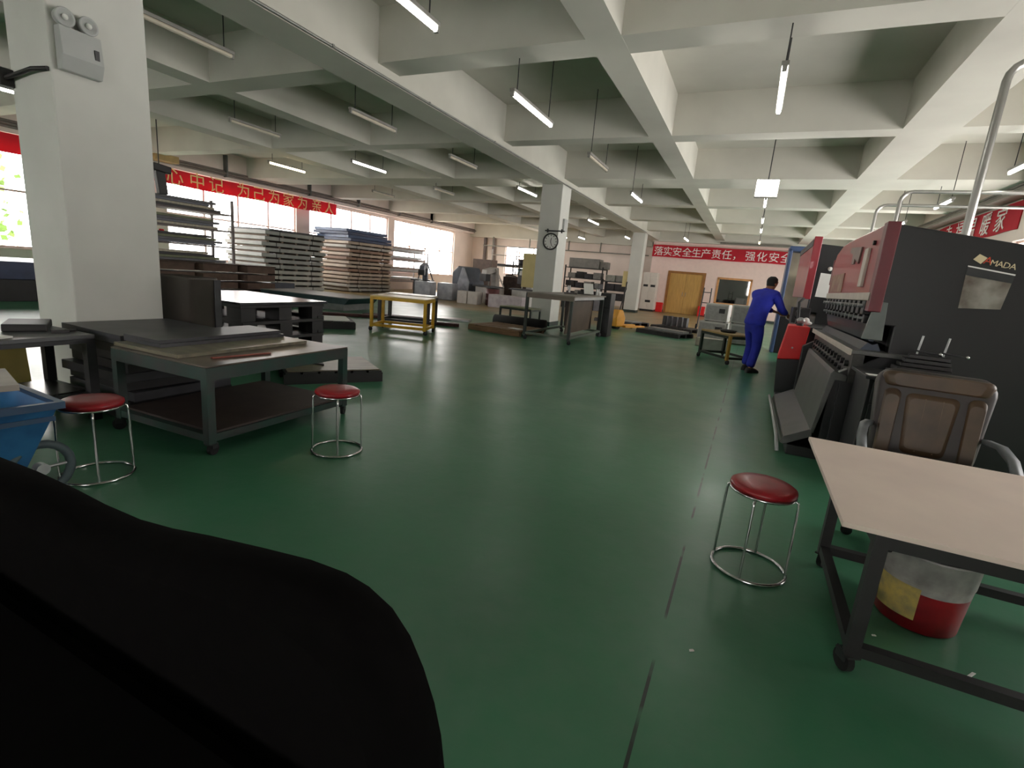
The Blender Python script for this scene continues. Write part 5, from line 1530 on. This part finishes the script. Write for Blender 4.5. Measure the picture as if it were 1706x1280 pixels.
# ------------------------------------------------------------------ shelves between the columns
rack('storage_shelf', 'tall dark shelf with grey boxes between the two white columns', (-8.45, 27.3, 0), 0, 2.1, 0.9, (0.45, 0.95, 1.45, 2.0), 2.1, BLACKST, 0.06)
rack('storage_shelf', 'lower dark shelf with pale boxes beside the farther column', (-6.75, 27.5, 0), 0, 1.25, 0.9, (0.45, 0.95, 1.4), 1.5, BLACKST, 0.06)
GRB = mat('grey_box', (134, 132, 128), 0.55, var=0.1)
CLB = mat('clear_box', (166, 166, 158), 0.35, var=0.15)
single('steel_box', B().box(-0.95, 0.75, -0.4, 0.4, 0, 0.5), GRB, 'long grey box on the very top of the tall dark shelf', 'box', (-8.4, 27.3, 2.002), 0, bev=0.015)
single('steel_box', B().box(-0.2, 0.2, -0.3, 0.3, 0, 0.38), GRB, 'short grey box at the right end on top of the tall dark shelf', 'box', (-7.42, 27.3, 2.102 - 0.1), 0, bev=0.015)
for i, z in enumerate((0.45, 0.95, 1.45)):
    for j in range(4):
        single('shelf_box', B().box(-0.21, 0.21, -0.3, 0.3, 0, 0.26 + 0.08 * ((i + j) % 2)), (DKGOODS, GRB, BLACKST)[(i * 2 + j) % 3], 'dark box on a shelf between the two white columns', 'box', (-9.15 + 0.48 * j, 27.25, z + 0.001), 0, 'boxes on the tall dark shelf', 0.008)
for i, z in enumerate((0.45, 0.95, 1.4)):
    for j in range(2):
        single('shelf_box', B().box(-0.26, 0.26, -0.3, 0.3, 0, 0.34), (CLB, GRB)[(i + j) % 2] if i == 2 else DKGOODS, 'box on the lower shelf beside the farther column', 'box', (-7.02 + 0.56 * j, 27.45, z + 0.001), 0, 'boxes on the lower shelf', 0.01)
single('beige_panel', B().box(-0.12, 0.12, -0.2, 0.2, 0, 0.75), MATS['beige_cabinet'], 'beige cabinet on the left side of the farther white column', 'cabinet', (-5.75, 25.3, 1.2), bev=0.01)
for i, (x, y, hh) in enumerate(((-8.0, 23.4, 1.3), (-7.2, 23.8, 1.1), (-6.5, 23.2, 1.25))):
    t = thing('drill_stand', ('dark bench drill nearest the clock column', 'dark bench drill in the middle of three', 'dark bench drill nearest the farther column')[i], 'machine', (x, y, 0), R(20 * i), 'dark bench drills')
    obj('pedestal', B().box(-0.25, 0.25, -0.25, 0.25, 0, 0.55), DKGOODS, t, 0.01)
    obj('column', B().cyl((0, 0.1, 0.55), (0, 0.1, hh), 0.05, 12), LTSTEEL, t)
    obj('head', B().box(-0.13, 0.13, -0.25, 0.2, hh - 0.25, hh), BLACKST, t, 0.02)
    obj('spindle', B().cyl((0, -0.14, hh - 0.45), (0, -0.14, hh - 0.25), 0.03, 10), LTSTEEL, t)

# ------------------------------------------------------------------ dark padded chair close to the camera, lower left
t = thing('chair', 'black padded chair back very close to the camera at lower left', 'chair', (-1.2, 0.75, 0))
PADM = mat('black_fabric', (17, 16, 16), 1.0, var=0.1, scale=20, spec=0.02)
sil = [(-2.6, 0.62), (-2.2, 0.66), (-1.88, 0.675), (-1.71, 0.675), (-1.56, 0.668), (-1.34, 0.672), (-1.2, 0.69), (-1.05, 0.718), (-0.86, 0.748), (-0.72, 0.768), (-0.62, 0.772), (-0.56, 0.762), (-0.5, 0.735), (-0.455, 0.69), (-0.42, 0.63), (-0.39, 0.56), (-0.37, 0.49), (-0.355, 0.40), (-0.37, 0.32), (-0.45, 0.26), (-0.7, 0.24), (-1.2, 0.24), (-1.9, 0.24), (-2.5, 0.26), (-2.65, 0.4)]
rings = []
cx, cz = -1.3, 0.45
for y, k in ((0.56, 0.80), (0.575, 0.9), (0.595, 0.97), (0.62, 1.0), (0.66, 0.985), (0.70, 0.95), (0.72, 0.86)):
    rings.append([(cx + (p[0] - cx) * (1 - (1 - k) * 0.35) + 1.185, y - 0.75, cz + (p[1] - cz) * k - 0.026) for p in sil])
obj('backrest', B().loft(rings), PADM, t)
obj('seat', B().box(-1.2, 0.7, -0.75, -0.21, 0.3, 0.42), PADM, t, 0.05)
for x in (-1.1, 0.55):
    for y in (-0.68, -0.12):
        obj('leg', B().cyl((x, y, 0), (x, y, 0.33), 0.025, 10), BLACKST, t)

# ------------------------------------------------------------------ tree outside the first window
t = thing('tree', 'leafy green tree outside the window at the left edge', 'tree', (-24, 5.5, -0.25))
obj('trunk', B().tube([(0, 0, 0), (0.1, 0.1, 1.4), (0, 0.2, 2.6)], 0.14, 10, False, 0.07), DKWOOD, t)
fb = B()
for i in range(1500):
    a, z_, r_ = random.uniform(0, 6.28), random.uniform(0.9, 4.6), random.uniform(0.2, 2.6)
    p = Vector((r_ * math.cos(a) * 0.7, r_ * math.sin(a) * 1.5, z_))
    d = Vector((random.uniform(-1, 1), random.uniform(-1, 1), random.uniform(-1, 1))).normalized() * random.uniform(0.08, 0.16)
    e = d.orthogonal() * 0.6
    fb.add([p - d, p + e, p + d, p - e], [(0, 1, 2, 3)])
obj('foliage', fb, mat('leaf_green', (120, 160, 70), 0.6, var=0.2, scale=2), t)
